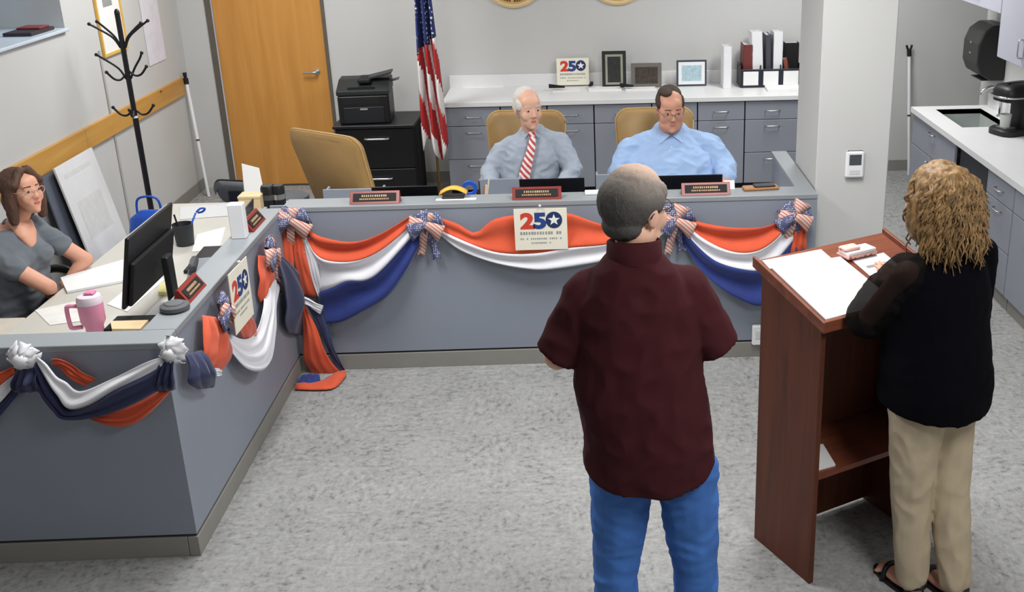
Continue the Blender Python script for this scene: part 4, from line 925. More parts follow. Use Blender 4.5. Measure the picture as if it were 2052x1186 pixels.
# white poles with a black clip
def pole(label, top, bot, nrm):
    top = Vector(top); bot = Vector(bot); d = (top-bot).normalized()
    t = thing('pole', label, 'pole', bot, 0, 'white poles with black clips')
    MB().cyl(bot, bot+(top-bot)*.5, .013, .013, 12).cyl(bot+(top-bot)*.515, top, .015, .015, 12).build('tube', M_white, t, True, smooth=True, auto=40)
    MB().cyl(bot+(top-bot)*.5, bot+(top-bot)*.515, .016, .016, 12).build('collar', M_darkgrey, t, True, smooth=True, auto=40)
    s = d.cross(Vector(nrm)).normalized()
    mb = MB(); mb.cyl(top-d*.002, top+d*.05, .021, .021, 12)
    for k in (-1, 1): mb.tube([top+d*.045, top+d*.065+s*.015*k, top+d*.095+s*.024*k], .010, 8, 3)
    mb.build('clip', M_blackm, t, True, smooth=True, auto=40); return t
b = at(420, 395, z=.01); pole('white pole with black clip leaning in the corner by the door', at(374, 168, x=-3.44), (-3.35, 9.30, .003), (1, 0, 0))
pole('white pole with black clip leaning behind the column', at(1822, 112, y=9.54), (2.93, 9.42, .003), (0, 1, 0))

# ------------------------------------------------------------------ wall seals
M_gold = mat('seal_gold', (206, 168, 104), rough=.4); M_gold2 = mat('seal_rim', (222, 196, 150), rough=.4); M_gold3 = mat('seal_field', (176, 134, 76), rough=.5)
for u, ds in ((1030, 'round gold wall seal above the grey-shirted man'), (1238, 'round gold wall seal left of the blue-shirted man')):
    c = at(u, 16 if u == 1030 else 10, y=YB); R = .29; cz = c.z + R
    t = thing('wall_seal', ds, 'seal', (c.x, YB-.004, cz), 0, 'gold seals on the back wall')
    MB().lathe([(0, 0), (R, 0), (R, .012), (R-.02, .02), (R-.035, .012), (0, .012)], (0, 0, 0), 48, (0, -1, 0)).build('rim', M_gold2, t, smooth=True, auto=30)
    MB().lathe([(0, .0121), (R-.036, .0121), (R-.036, .0145), (0, .0145)], (0, 0, 0), 48, (0, -1, 0)).build('band', M_gold, t, smooth=True, auto=30)
    MB().lathe([(0, .0146), (R-.10, .0146), (R-.10, .017), (0, .017)], (0, 0, 0), 40, (0, -1, 0)).build('field', M_gold3, t, smooth=True, auto=30)
    mk = MB()
    for a in np.linspace(-125, -55, 14):
        if random.random() < .15: continue
        a = math.radians(a); d = Vector((math.cos(a), 0, math.sin(a))); s = Vector((-d.z, 0, d.x)); o = d*(R-.068) + Vector((0, -.0146, 0))
        mk.prism([o-d*.016-s*.009, o-d*.016+s*.007, o+d*.016+s*.007, o+d*.016-s*.009], (0, -1, 0), .001)
    mk.build('lettering', mat('seal_letters', (110, 72, 44), rough=.6), t)
# thermostat
t = thing('thermostat', 'white wall thermostat with dark screen on the column', 'thermostat', (1.483, CY0-.0015, 1.035))
MB().box((-.053, -.024, 0), (.053, -.001, .155), .012).build('case', M_white, t); MB().box((-.034, -.0255, .075), (.034, -.0242, .135), .002).build('screen', mat('lcd', (76, 80, 84), rough=.25), t); MB().box((-.03, -.0255, .02), (.03, -.0242, .045), .002).build('button', M_paper2, t)

# ------------------------------------------------------------------ back counter things
def on_counter(u, v): p = at(u, v, z=HC); return p
def frame_thing(label, name, cat, u0, u1, vtop, vbot, y, fm, mats, lean=.06):
    a = at(u0, vbot, y=y); b = at(u1, vbot, y=y); w_ = (b.x-a.x); h_ = (at((u0+u1)/2, vtop, y=y).z - HC) if True else 0
    t = thing(name, label, cat, ((a.x+b.x)/2, y, HC+.001)); t.matrix_world = t.matrix_world @ Matrix.Rotation(-lean, 4, 'X')
    MB().box((-w_/2, 0, 0), (w_/2, .016, h_), .003).build('frame', fm, t)
    ins = 0
    for k, (i, m) in enumerate(mats): MB().box((-w_/2+i*h_, -.001-.0008*k, i*h_), (w_/2-i*h_, -.0002-.0008*k, h_-i*h_)).build(('mat_board', 'print', 'inscription')[k], m, t)
    MB().prism([(-.02, .017, h_*.6), (.02, .017, h_*.6), (.02, .06, .004), (-.02, .06, .004)], (0, 1, .3), .003).build('easel', M_blackm, t)
    return t
M_bark = mat('black_wood', (40, 40, 40), rough=.4)
frame_thing('black award plaque with silver border on the back counter', 'plaque', 'plaque', 1207, 1255, 103, 158, 9.42, M_bark, ((.09, mat('plaque_silver', (168, 170, 156), rough=.35, metal=.4)), (.15, mat('plaque_dark', (46, 48, 46), rough=.4, var=.4, vscale=40))))
frame_thing('wide dark bronze plaque on the back counter', 'plaque', 'plaque', 1265, 1326, 127, 163, 9.40, mat('bronze_frame', (108, 104, 100), rough=.45), ((.16, mat('bronze_dark', (66, 58, 52), rough=.4, var=.4, vscale=30)),))
frame_thing('small framed picture with pale blue print on the back counter', 'framed_picture', 'picture', 1356, 1416, 121, 160, 9.42, mat('blue_black', (58, 64, 74), rough=.4), ((.07, M_white), (.2, mat('pale_blue_print', (168, 194, 204), rough=.5, var=.2, vscale=50))))
def upright(label, name, cat, u0, u1, vtop, y, d, m, z=HC, lean=0, group=None, spine=None):
    a = at(u0, 130, y=y).x; b = at(u1, 130, y=y).x; h_ = at((u0+u1)/2, vtop, y=y).z - z
    t = thing(name, label, cat, ((a+b)/2, y, z+.001), 0, group); t.matrix_world = t.matrix_world @ Matrix.Rotation(lean, 4, 'Y')
    w_ = b-a
    MB().box((-w_/2, 0, 0), (-w_/2+.004, d, h_), .001).build('cover', m, t); MB().box((w_/2-.004, 0, 0), (w_/2, d, h_), .001).build('cover', m, t)
    MB().box((-w_/2+.0045, 0, 0), (w_/2-.0045, .004, h_), .001).build('spine', m, t); MB().box((-w_/2+.006, .006, .006), (w_/2-.006, d-.006, h_-.008)).build('pages', M_paper2, t)
    return t
upright('white slim binder standing alone on the back counter', 'binder', 'binder', 1450, 1466, 94, 9.28, .2, M_white)
# desk sorter with three labelled compartments
a = at(1484, 160, y=9.30).x; b = at(1604, 160, y=9.30).x; zs = at(1540, 138, y=9.30).z
t = thing('file_sorter', 'black desk sorter with three white labels holding binders', 'organizer', ((a+b)/2, 9.4, HC+.001))
MB().box((a, 9.30, HC+.001), (b, 9.55, HC+.012)).box((a, 9.53, HC+.012), (b, 9.545, zs)).build('tray', M_black, t, True)
MB().box((a, 9.285, HC+.001), (b, 9.299, zs), .003).build('front_panel', mat('sorter_navy', (34, 36, 48), rough=.5), t, True)
wdt = (b-a)/3
for k in range(4): MB().box((a+k*wdt-(.004 if k else 0), 9.30, HC+.0125), (a+k*wdt+.004, 9.528, zs+.03)).build('divider', M_black, t, True)
for k in range(3): MB().box((a+k*wdt+.022, 9.2835, HC+.022), (a+(k+1)*wdt-.022, 9.2848, zs-.018)).build('label_card', M_paper, t, True)
GBI = 'binders standing in the desk sorter'
zb = HC+.013
upright('dark red binder leaning at the left of the desk sorter', 'binder', 'binder', 1488, 1507, 90, 9.33, .19, mat('maroon_binder', (112, 52, 52), rough=.5), zb, .02, GBI)
upright('thick white binder, left of the two in the desk sorter', 'binder', 'binder', 1510, 1531, 64, 9.33, .19, M_white, zb, -.05, GBI)
upright('dark grey binder between the two white binders', 'binder', 'binder', 1536, 1546, 70, 9.33, .19, mat('slate_binder', (74, 72, 82), rough=.5), zb, -.03, GBI)
upright('thick white binder, right of the two in the desk sorter', 'binder', 'binder', 1550, 1568, 64, 9.33, .19, M_white, zb, -.01, GBI)
upright('black binder at the right end of the desk sorter', 'binder', 'binder', 1572, 1600, 86, 9.42, .1, M_blackm, zb, 0, GBI)
upright('thin red booklet leaning in front of the black binder', 'booklet', 'book', 1578, 1586, 116, 9.34, .07, mat('red_booklet', (142, 74, 62), rough=.5), zb, -.18, None)
def counter_sheet(label, cs, th=.003, m=None, nm='paper'): return sheet(nm, label, 'paper', [at(u, v, z=HC+.001) for u, v in cs], th, m or M_paper, 'papers on the back counter')
counter_sheet('white papers at the right end of the back counter', [(1530, 172), (1538, 184), (1600, 182), (1600, 168)], .02)
counter_sheet('white pages right of the grey-haired man\'s head on the counter', [(1104, 178), (1108, 186), (1165, 184), (1160, 176)], .004)
counter_sheet('white pages in the middle of the back counter', [(1178, 176), (1180, 184), (1246, 182), (1244, 173)], .012)
counter_sheet('white pages beside the leaning dark pen on the counter', [(1250, 175), (1254, 183), (1316, 181), (1310, 172)], .008)
counter_sheet('white pages at the left end of the back counter', [(925, 164), (928, 178), (1010, 176), (1000, 162)], .012)
def pen(label, u, v, L, rz, m=M_blackm, nm='stapler', cat='stapler'):
    p = at(u, v, z=HC+.015); t = thing(nm, label, cat, (p.x, p.y, HC+.024), rz)
    MB().box((-L/2, -.014, 0), (L/2, .014, .012), .004).build('base', m, t); MB().prism([(-L/2, -.013, .013), (L/2, -.013, .013), (L/2, -.013, .034), (-L/2+.03, -.013, .018)], (0, 1, 0), .026).build('arm', m, t, bevel=.002)
pen('long black stapler on pages at the left end of the counter', 956, 165, .26, 0)
pen('black stapler right of the grey-haired man\'s head', 1116, 178, .14, PI)
pen('small black clip on the middle pages of the counter', 1184, 174, .06, 1.2, nm='binder_clip', cat='clip')
pen('dark stapler below the bronze plaque', 1256, 176, .12, PI)
p = at(1474, 160, z=HC); t = thing('mug', 'small white mug with dark print beside the desk sorter', 'mug', (p.x, p.y+.02, HC+.001)); MB().lathe([(.03, 0), (.034, .07), (.031, .07), (.028, .005), (0, .005)], (0, 0, 0), 18).build('body', M_white, t, smooth=True, auto=40)
MB().tube([(-.032, 0, .055), (-.052, 0, .05), (-.052, 0, .025), (-.03, 0, .018)], .004, 6, 4).build('handle', M_darkgrey, t, smooth=True)

# ------------------------------------------------------------------ right counter things
p = at(2012, 268, z=HR)
t = thing('coffee_maker', 'black single-serve coffee maker with silver ring on the sink counter', 'coffee maker', (p.x+.10, p.y+.03, HR+.001), math.radians(-70))
def rr(z, hx, y0, y1): return rrect(0, (y0+y1)/2, z, hx, (y1-y0)/2, .07)
MB().loft([rr(.0, .115, -.19, .17), rr(.035, .115, -.19, .17), rr(.045, .105, -.18, .16)]).build('base', M_black, t, smooth=True, auto=40)
MB().loft([rr(.045, .105, -.02, .17), rr(.25, .11, -.02, .17)]).build('body', M_black, t, smooth=True, auto=40)
MB().loft([rr(.24, .112, -.18, .17), rr(.31, .115, -.19, .17), rr(.345, .10, -.17, .15), rr(.36, .06, -.1, .1)]).build('head', M_black, t, smooth=True, auto=50)
MB().tube([(-.116, .0, .27), (-.117, -.13, .275), (-.06, -.196, .275), (.06, -.196, .275), (.117, -.13, .275), (.116, 0, .27)], .008, 8, 4).build('handle', M_chrome, t, smooth=True)
MB().box((-.05, -.15, .046), (.05, -.06, .052)).build('drip_tray', M_steel, t)
MB().lathe([(.034, 0), (.042, .09), (.04, .09), (.032, .005), (0, .005)], (0, -.11, .053), 18).build('glass', mat('clear_glass', (196, 198, 196), rough=.15), t, smooth=True, auto=40)
t = thing('towel_dispenser', 'black rounded paper towel dispenser on the right wall', 'dispenser', (XR-.004, 8.30, 1.10))
prof = [(0, .0), (-.10, .0), (-.19, .05), (-.225, .13), (-.225, .28), (-.19, .37), (-.12, .42), (0, .42)]
MB().prism([(x, -.17, z) for x, z in prof], (0, 1, 0), .34).build('case', mat('dispenser_black', (40, 40, 40), rough=.4), t, bevel=.012)
for z in (.19, .27): MB().box((-.2275, -.02, z), (-.2255, .02, z+.012)).build('window', M_steel, t)
MB().box((-.16, -.12, -.006), (-.05, .12, -.0005)).build('slot', M_darkgrey, t)

# ------------------------------------------------------------------ people
def bake(mb, voxel, smooth, name, m, parent, post=None, matfn=None, mats2=()):
    me = bpy.data.meshes.new(name); me.from_pydata([tuple(p) for p in mb.v], [], mb.f); me.validate()
    import bmesh
    bm = bmesh.new(); bm.from_mesh(me); bmesh.ops.recalc_face_normals(bm, faces=bm.faces); bm.to_mesh(me); bm.free()
    o = bpy.data.objects.new('tmp', me); COL.objects.link(o)
    r = o.modifiers.new('r', 'REMESH'); r.mode = 'VOXEL'; r.voxel_size = voxel; r.adaptivity = 0
    if smooth:
        s = o.modifiers.new('s', 'SMOOTH'); s.factor = .5; s.iterations = smooth
    dg = bpy.context.evaluated_depsgraph_get(); out = bpy.data.meshes.new_from_object(o.evaluated_get(dg)); bpy.data.objects.remove(o); bpy.data.meshes.remove(me)
    out.name = name
    if post:
        nv = len(out.vertices); co = np.empty(nv*3); out.vertices.foreach_get('co', co); co = co.reshape(-1, 3)
        no = np.empty(nv*3); out.vertex_normals.foreach_get('vector', no); no = no.reshape(-1, 3)
        d = np.array([post(Vector(c)) for c in co]); co = co + no*d[:, None]; out.vertices.foreach_set('co', co.ravel()); out.update()
    out.materials.clear(); out.materials.append(m)
    for x in mats2: out.materials.append(x)
    if matfn:
        for p in out.polygons: p.material_index = matfn(p.center)
    out.polygons.foreach_set('use_smooth', [True]*len(out.polygons))
    ob = bpy.data.objects.new(name, out); COL.objects.link(ob); ob.parent = parent
    return ob
def wrinkle(amp, sc_, seed, ridge=.5):
    s = Vector(sc_)
    def f(c):
        q = Vector((c.x*s.x+seed, c.y*s.y, c.z*s.z))
        a = noise.noise(q); b = 1-abs(noise.noise(q*1.9+Vector((7, 3, 1))))*2
        return amp*(a*(1-ridge) + b*ridge)
    return f
class Head:
    def __init__(s, c, yaw=0, pitch=0, roll=0, k=1.0):
        s.M = Matrix.Translation(Vector(c)) @ Matrix.Rotation(yaw, 4, 'Z') @ Matrix.Rotation(pitch, 4, 'X') @ Matrix.Rotation(roll, 4, 'Y'); s.k = k; s.R = s.M.to_3x3()
    def p(s, *q): return s.M @ (Vector(q)*s.k)
    def e(s, mb, c, r, rot=None, n=20, m=14): mb.ell(s.p(*c), [x*s.k for x in r], s.R @ rot if rot else s.R, n, m)
    def c(s, mb, a, b, ra, rb): mb.cap(s.p(*a), s.p(*b), ra*s.k, rb*s.k)
    def skull(s, mb, fat=0, jaw=1.0):
        s.e(mb, (0, .018, .045), (.076, .096, .088)); s.e(mb, (0, -.028, -.004), (.065+fat*.5, .068, .088)); s.e(mb, (0, -.045, .055), (.058, .048, .045))
        s.e(mb, (0, -.036, -.066), (.050*jaw+fat, .054, .046+fat*.3)); s.e(mb, (0, -.072, -.094), (.022*jaw, .02, .017))
        for q in (-1, 1):
            s.c(mb, (q*.016, -.088, .036), (q*.046, -.077, .035), .0065, .0055)
            s.e(mb, (q*.031, -.0745, .0215), (.0165, .0125, .0075)); s.e(mb, (q*.031, -.072, .003), (.0155, .0125, .006))
            s.e(mb, (q*.034, -.064, -.022), (.030+fat*.5, .022, .034))
            s.e(mb, (q*.078, .012, -.004), (.009, .019, .032), Matrix.Rotation(q*.35, 3, 'Z')); s.e(mb, (q*.0105, -.099, -.024), (.008, .009, .0065))
        s.c(mb, (0, -.084, .03), (0, -.106, -.019), .0075, .0105)
        s.e(mb, (0, -.074, -.056), (.034, .018, .032))
    def lips(s, parent, m):
        MB().ell(s.p(0, -.0905, -.0495), [.020*s.k, .0055*s.k, .0035*s.k], s.R, 14, 8).ell(s.p(0, -.0900, -.0565), [.018*s.k, .006*s.k, .0042*s.k], s.R, 14, 8).build('lips', m, parent, smooth=True)
    def eyes(s, parent, brow):
        for q in (-1, 1):
            o = MB().ell(s.p(q*.031, -.0755, .014), [.0125*s.k]*3, s.R, 14, 10).build('eye', mat('eye_white', (196, 184, 176), rough=.3), parent, smooth=True)
            MB().ell(s.p(q*.031, -.0866, .0125), [.0068*s.k, .0022*s.k, .0064*s.k], s.R, 12, 8).build('iris', mat('iris_dark', (52, 44, 40), rough=.3), o, smooth=True)
            MB().cap(s.p(q*.017, -.0925, .039), s.p(q*.047, -.0795, .038), .0036*s.k, .0024*s.k, 8).build('eyebrow', brow, parent, smooth=True)
    def glasses(s, parent, m, w=.031, h=.022):
        g = MB()
        for q in (-1, 1):
            pts = [s.p(q*.033 + w*.82*math.cos(2*PI*i/16), -.106 + .010*abs(math.cos(2*PI*i/16)*(q*math.cos(2*PI*i/16) > 0)), .010 + h*.8*math.sin(2*PI*i/16)) for i in range(17)]
            g.tube(pts, .0018*s.k, 6)
            g.tube([s.p(q*.058, -.096, .016), s.p(q*.078, -.06, .017), s.p(q*.083, .01, .014), s.p(q*.082, .028, -.002)], .002*s.k, 6, 3)
        g.tube([s.p(-.008, -.107, .014), s.p(0, -.112, .017), s.p(.008, -.107, .014)], .0018*s.k, 6)
        return g.build('glasses', m, parent, smooth=True)
def hand(mb, wrist, d, nrm, thumb=1, curl=.5, k=1.0):
    "palm, four fingers of different length with two bends, thumb from the side of the palm; nrm points out of the palm"
    w0 = Vector(wrist); d = Vector(d).normalized(); n = Vector(nrm); n = (n - d*n.dot(d)).normalized(); s = d.cross(n)*thumb
    R = Matrix((d, s, n)).transposed()
    mb.ell(w0 + d*.045*k, (.052*k, .042*k, .016*k), R, 14, 10); mb.cap(w0 - d*.02*k, w0 + d*.02*k, .026*k, .024*k)
    for i, (o, L) in enumerate(((.031, .070), (.011, .080), (-.010, .074), (-.029, .058))):
        p = w0 + d*(.085 if i in (1, 2) else .078)*k + s*o*k; a = 0
        for j, f in enumerate((.42, .32, .26)):
            a += curl*(.5 if j == 0 else .8); q = p + (d*math.cos(a) + n*math.sin(a) + s*.06*(1-i*.6))*L*f*k; mb.cap(p, q, (.0092-.0008*j)*k, (.0086-.0008*j)*k, 8); p = q
    p = w0 + d*.022*k + s*.03*k; q = p + (d*.55 + s*.75 + n*.25).normalized()*.036*k; mb.cap(p, q, .0125*k, .0105*k, 8)
    mb.cap(q, q + (d*.9 + s*.3 + n*.35).normalized()*.032*k, .0105*k, .009*k, 8)
def locks(name, m, parent, roots, seed, amp=.012, freq=3.0, r=(.011, .013, .004), n=9):
    rnd = random.Random(seed); mb = MB()
    for a, b, c in roots:      # start, middle, end
        ph = rnd.random()*6.3; am = amp*rnd.uniform(.6, 1.3); pts = []
        a, b, c = Vector(a), Vector(b), Vector(c)
        for i in range(n):
            t = i/(n-1); p = a*(1-t)**2 + b*2*t*(1-t) + c*t*t
            pts.append(p + Vector((math.sin(ph+freq*2*PI*t), math.cos(ph+freq*2*PI*t), 0))*am*min(1, t*2))
        mb.tube(pts, list(r), 6)
    return mb.build(name, m, parent, smooth=True)
def person(label, loc, rz=0):
    return thing('person', label, 'person', loc, rz)
def loc_of(t): 
    inv = t.matrix_world.inverted(); return lambda u, v, y: inv @ at(u, v, y=y)

# ---- man in the grey shirt and striped tie
t = person('seated balding man in grey-blue shirt with red striped tie', (-.37, 6.84, 0)); L_ = loc_of(t)
hc = L_(1058, 216, 6.80) + Vector((0, 0, -.012)); H = Head(hc, .42, .05, 0, 1.02)
sl, sr = L_(1006, 306, 6.84), L_(1122, 288, 6.84); el, er = L_(982, 344, 6.76), L_(1148, 338, 6.74); wl_, wr_ = Vector((-.24, -.40, .80)), Vector((.20, -.34, .80))
nb = Vector((hc.x+.015, .03, 1.10))
b = MB(); H.skull(b, .002); b.cap(nb - Z*.06, hc + Vector((0, .01, -.07)), .058, .054)
b.rings([(0, .03, .50, .17, .13), (-.02, .02, .75, .17, .12), (0, .02, .95, .17, .11), (0, .03, 1.03, .12, .08)])
for s_, e_, w_ in ((sl, el, wl_), (sr, er, wr_)): b.cap(s_, e_, .042, .038); b.cap(e_, w_, .037, .027)
hand(b, wl_ + Vector((.0, -.02, .0)), (.35, -.9, -.1), (0, 0, -1), 1, .3); hand(b, wr_ + Vector((0, -.02, 0)), (-.5, -.85, -.1), (0, 0, -1), -1, .3)
for q in (-1, 1): b.cap((q*.09, 0, .53), (q*.13, -.42, .50), .07, .055); b.cap((q*.13, -.42, .50), (q*.13, -.40, .1), .055, .04); b.ell((q*.13, -.45, .05), (.045, .12, .045))
lipm = mat('lips', (190, 116, 104), rough=.45)
bake(b, .006, 6, 'body', M_skin3, t, None)
H.eyes(t, mat('brow_grey', (196, 186, 178), rough=.8)); H.lips(t, lipm)
hr = MB(); H.e(hr, (0, .045, .02), (.083, .082, .078)); H.e(hr, (.0, .055, -.03), (.066, .05, .045)); H.e(hr, (0, .036, .058), (.079, .085, .082))
for q in (-1, 1): H.e(hr, (q*.064, .0, .035), (.017, .05, .036))
bake(hr, .006, 2, 'hair', mat('white_hair', (214, 208, 202), rough=.85, var=.08, vscale=60, bump=.3, bscale=120), t, wrinkle(.004, (60, 60, 30), 3))
M_gs = mat('grey_blue_shirt', (158, 168, 182), rough=.8, var=.03, vscale=30, sheen=.1)
sh = MB(); mid = (sl+sr)/2
sh.rings([(0, .02, .52, .20, .16), (-.02, .0, .62, .215, .175), (-.03, .0, .78, .21, .165), (mid.x*.6, .015, .93, .205, .145), (mid.x, .02, 1.0, .17, .115), (nb.x, .03, 1.07, .095, .085), (nb.x, .03, 1.115, .066, .066)])
sh.cap(sl, nb-Z*.03, .066, .05); sh.cap(sr, nb-Z*.03, .066, .05)
for s_, e_, w_ in ((sl, el, wl_), (sr, er, wr_)): sh.cap(s_, e_, .07, .058); sh.cap(e_, e_*.12+w_*.88, .056, .044)
bake(sh, .008, 3, 'shirt', M_gs, t, wrinkle(.014, (7, 7, 12), 2, .65))
cm = MB()
cn = nb + Vector((.0, -.045, .005))
for q in (-1, 1): cm.prism([cn+Vector((q*.004, -.034, .0)), cn+Vector((q*.062, .01, .02)), cn+Vector((q*.07, .0, -.015)), cn+Vector((q*.042, -.052, -.045))], (0, -1, .3), .005)
cm.build('collar', M_gs, t, bevel=.002)
# tie: knot and blade following the chest, leaning with the torso
M_tie = stripe_mat('striped_tie', (190, 70, 74), (236, 226, 226), (.75, 0, .66), 34, .55)
pts = [(L_(1066, 270, 6.745), .017), (L_(1067, 279, 6.73), .02), (L_(1064, 300, 6.70), .026), (L_(1057, 325, 6.675), .032), (L_(1051, 350, 6.66), .036), (L_(1048, 372, 6.655), .038)]
tm = MB(); tm.loft([[p+Vector((-w_, -.012, 0)), p+Vector((0, -.022, 0)), p+Vector((w_, -.012, 0)), p+Vector((w_, -.004, 0)), p+Vector((-w_, -.004, 0))] for p, w_ in pts]); ti = tm.build('tie', M_tie, t, smooth=False)
MB().loft([rrect(0, 0, 0, .024, .016, .012), rrect(0, 0, -.035, .016, .014, .01)]).build('knot', M_tie, ti).location = pts[0][0] + Vector((0, -.008, .018))
pn = MB(); M_trs = mat('dark_trousers', (52, 54, 60), rough=.8)
pn.rings([(0, .03, .49, .18, .16), (0, .03, .60, .19, .16)])
for q in (-1, 1): pn.cap((q*.09, 0, .56), (q*.13, -.43, .54), .085, .07); pn.cap((q*.13, -.43, .52), (q*.13, -.40, .12), .07, .055)
bake(pn, .012, 3, 'trousers', M_trs, t)
for q in (-1, 1): MB().rings([(q*.13, -.46, .0, .048, .14), (q*.13, -.46, .03, .05, .145), (q*.13, -.44, .07, .045, .11), (q*.13, -.40, .1, .042, .05)], 16).build('shoe', M_black, t, smooth=True, auto=50)

# ---- man in the light blue shirt
t = person('large seated man in light blue dress shirt with glasses', (.53, 6.86, 0)); L_ = loc_of(t)
hc = L_(1343, 222, 6.74); H = Head(hc, .12, .16, 0, 1.08)
sl, sr = L_(1266, 308, 6.84), L_(1418, 298, 6.84); el, er = L_(1244, 346, 6.74), L_(1450, 336, 6.74); wl_, wr_ = Vector((-.28, -.42, .81)), Vector((.345, -.36, .84))
nb = Vector((hc.x+.005, .0, 1.08))
b = MB(); H.skull(b, .014, 1.15); b.cap(nb - Z*.06, hc + Vector((0, .015, -.06)), .078, .072); H.e(b, (0, -.02, -.09), (.062, .05, .03))
b.rings([(0, .03, .50, .26, .2), (0, -.02, .75, .27, .2), (0, .02, .95, .2, .14), (0, .03, 1.03, .14, .1)])
for s_, e_, w_ in ((sl, el, wl_), (sr, er, wr_)): b.cap(s_, e_, .06, .05); b.cap(e_, w_, .048, .032)
hand(b, wl_, (.5, -.85, -.1), (0, 0, -1), 1, .3, 1.05); hand(b, wr_, (-.25, -.9, -.35), (-.4, 0, -1), -1, .35, 1.05)
for q in (-1, 1): b.cap((q*.12, 0, .54), (q*.19, -.44, .51), .09, .065); b.cap((q*.19, -.44, .5), (q*.18, -.40, .1), .065, .045); b.ell((q*.18, -.45, .05), (.048, .12, .045))
bake(b, .006, 6, 'body', M_skin2, t)
H.eyes(t, mat('brow_brown', (92, 66, 52), rough=.8)); H.lips(t, mat('lips_dark', (192, 126, 110), rough=.5)); H.glasses(t, mat('rimless_metal', (150, 132, 124), rough=.3, metal=.6))
hr = MB(); H.e(hr, (0, .045, .05), (.081, .082, .082)); H.e(hr, (0, .04, .085), (.072, .075, .058)); H.e(hr, (-.03, .005, .118), (.04, .06, .022))
for q in (-1, 1): H.e(hr, (q*.068, .012, .05), (.016, .045, .04))
bake(hr, .006, 2, 'hair', mat('dark_brown_hair', (70, 58, 50), rough=.8, var=.15, vscale=60, bump=.3, bscale=120), t, wrinkle(.003, (60, 60, 30), 4))
M_bs = mat('light_blue_shirt', (158, 186, 226), rough=.75, var=.03, vscale=30, sheen=.1)
sh = MB(); mid = (sl+sr)/2
sh.rings([(0, .0, .52, .27, .24), (0, -.04, .64, .315, .29), (0, -.05, .78, .325, .29), (0, -.02, .92, .30, .23), (mid.x, .0, .98, .24, .18), (nb.x, .01, 1.06, .14, .125), (nb.x, .015, 1.11, .09, .088)])
sh.cap(sl, nb-Z*.05, .095, .085); sh.cap(sr, nb-Z*.05, .095, .085)
for s_, e_, w_ in ((sl, el, wl_), (sr, er, wr_)): sh.cap(s_, e_, .098, .08); sh.cap(e_, e_*.12+w_*.88, .074, .055)
bake(sh, .008, 3, 'shirt', M_bs, t, wrinkle(.017, (5.5, 5.5, 10), 5, .65))
cm = MB(); cn = nb + Vector((.0, -.088, .0))
for q in (-1, 1): cm.prism([cn+Vector((q*.006, -.045, -.01)), cn+Vector((q*.08, .015, .03)), cn+Vector((q*.105, .0, -.025)), cn+Vector((q*.072, -.062, -.06))], (0, -1, .35), .007)
cm.build('collar', M_bs, t, bevel=.002)
for k in range(4): MB().lathe([(.006, 0), (.006, .003), (0, .004)], (nb.x+.0, -.165-.05*k, 1.0-.06*k), 10, (0, -1, .5)).build('button', M_paper, t)
pn = MB(); pn.rings([(0, .03, .49, .26, .22), (0, .03, .60, .27, .22)])
for q in (-1, 1): pn.cap((q*.12, 0, .57), (q*.19, -.45, .55), .105, .085); pn.cap((q*.19, -.45, .53), (q*.18, -.40, .12), .08, .06)
bake(pn, .012, 3, 'trousers', M_trs, t)
for q in (-1, 1): MB().rings([(q*.18, -.46, .0, .048, .14), (q*.18, -.46, .03, .05, .145), (q*.18, -.44, .07, .045, .11), (q*.18, -.40, .1, .042, .05)], 16).build('shoe', M_black, t, smooth=True, auto=50)

# ---- clerk: woman in grey T-shirt, turned to the room
t = person('seated woman with brown hair and glasses in a grey T-shirt', (-2.86, 5.14, 0), math.radians(70)); inv = t.matrix_world.inverted(); L_ = loc_of(t)
hc = inv @ at(46, 386, y=5.20); H = Head(hc, -.10, -.10, 0, .92)
nb = Vector((hc.x*.8, .03, 1.07)); sl, sr = Vector((-.165, .03, 1.03)), Vector((.165, .03, 1.03))   # -x is her right, toward the camera
el = inv @ at(96, 575, y=5.0); wl_ = inv @ Vector((-2.70, 5.16, .70))
er = inv @ at(170, 520, y=5.36); wr_ = inv @ Vector((-2.69, 5.28, .71))
b = MB(); H.skull(b, 0, .9); b.cap(nb - Z*.05, hc + Vector((0, .012, -.07)), .05, .045)
b.rings([(0, .05, .50, .17, .13), (0, .03, .75, .14, .11), (0, .02, .95, .15, .10), (0, .03, 1.04, .11, .07), (nb.x, .03, 1.07, .06, .05)])
for s_, e_, w_, th in ((sl, el, wl_, 1), (sr, er, wr_, -1)): b.cap(s_, e_, .046, .041); b.cap(e_, w_, .040, .026)
hand(b, wl_, Vector((.05, -.9, -.05)) + Vector((.4, 0, 0)), (0, 0, -1), 1, .3, .92); hand(b, wr_, (-.3, -.9, -.05), (0, 0, -1), -1, .3, .92)
for q in (-1, 1): b.cap((q*.09, 0, .54), (q*.11, -.42, .51), .07, .055); b.cap((q*.11, -.42, .5), (q*.11, -.38, .1), .055, .038); b.ell((q*.11, -.43, .05), (.04, .11, .042))
bake(b, .006, 6, 'body', M_skin, t)
H.eyes(t, mat('brow_brown', (92, 66, 52))); H.lips(t, mat('lips_rose', (190, 104, 98), rough=.4)); H.glasses(t, mat('clear_frames', (190, 160, 150), rough=.3))
M_bh = mat('brown_hair', (82, 56, 44), rough=.6, var=.3, vscale=30, stretch=(4, 4, .7), bump=.4, bscale=50)
hr = MB(); H.e(hr, (0, .033, .052), (.086, .090, .086)); H.e(hr, (0, .06, -.04), (.082, .05, .1)); H.e(hr, (0, .06, -.11), (.08, .045, .05))
for q in (-1, 1): H.c(hr, (q*.075, -.02, .06), (q*.088, .0, -.06), .024, .03); H.c(hr, (q*.086, .0, -.06), (q*.086, .01, -.135), .03, .024); H.c(hr, (q*.02, -.045, .122), (q*.072, -.05, .055), .022, .02)
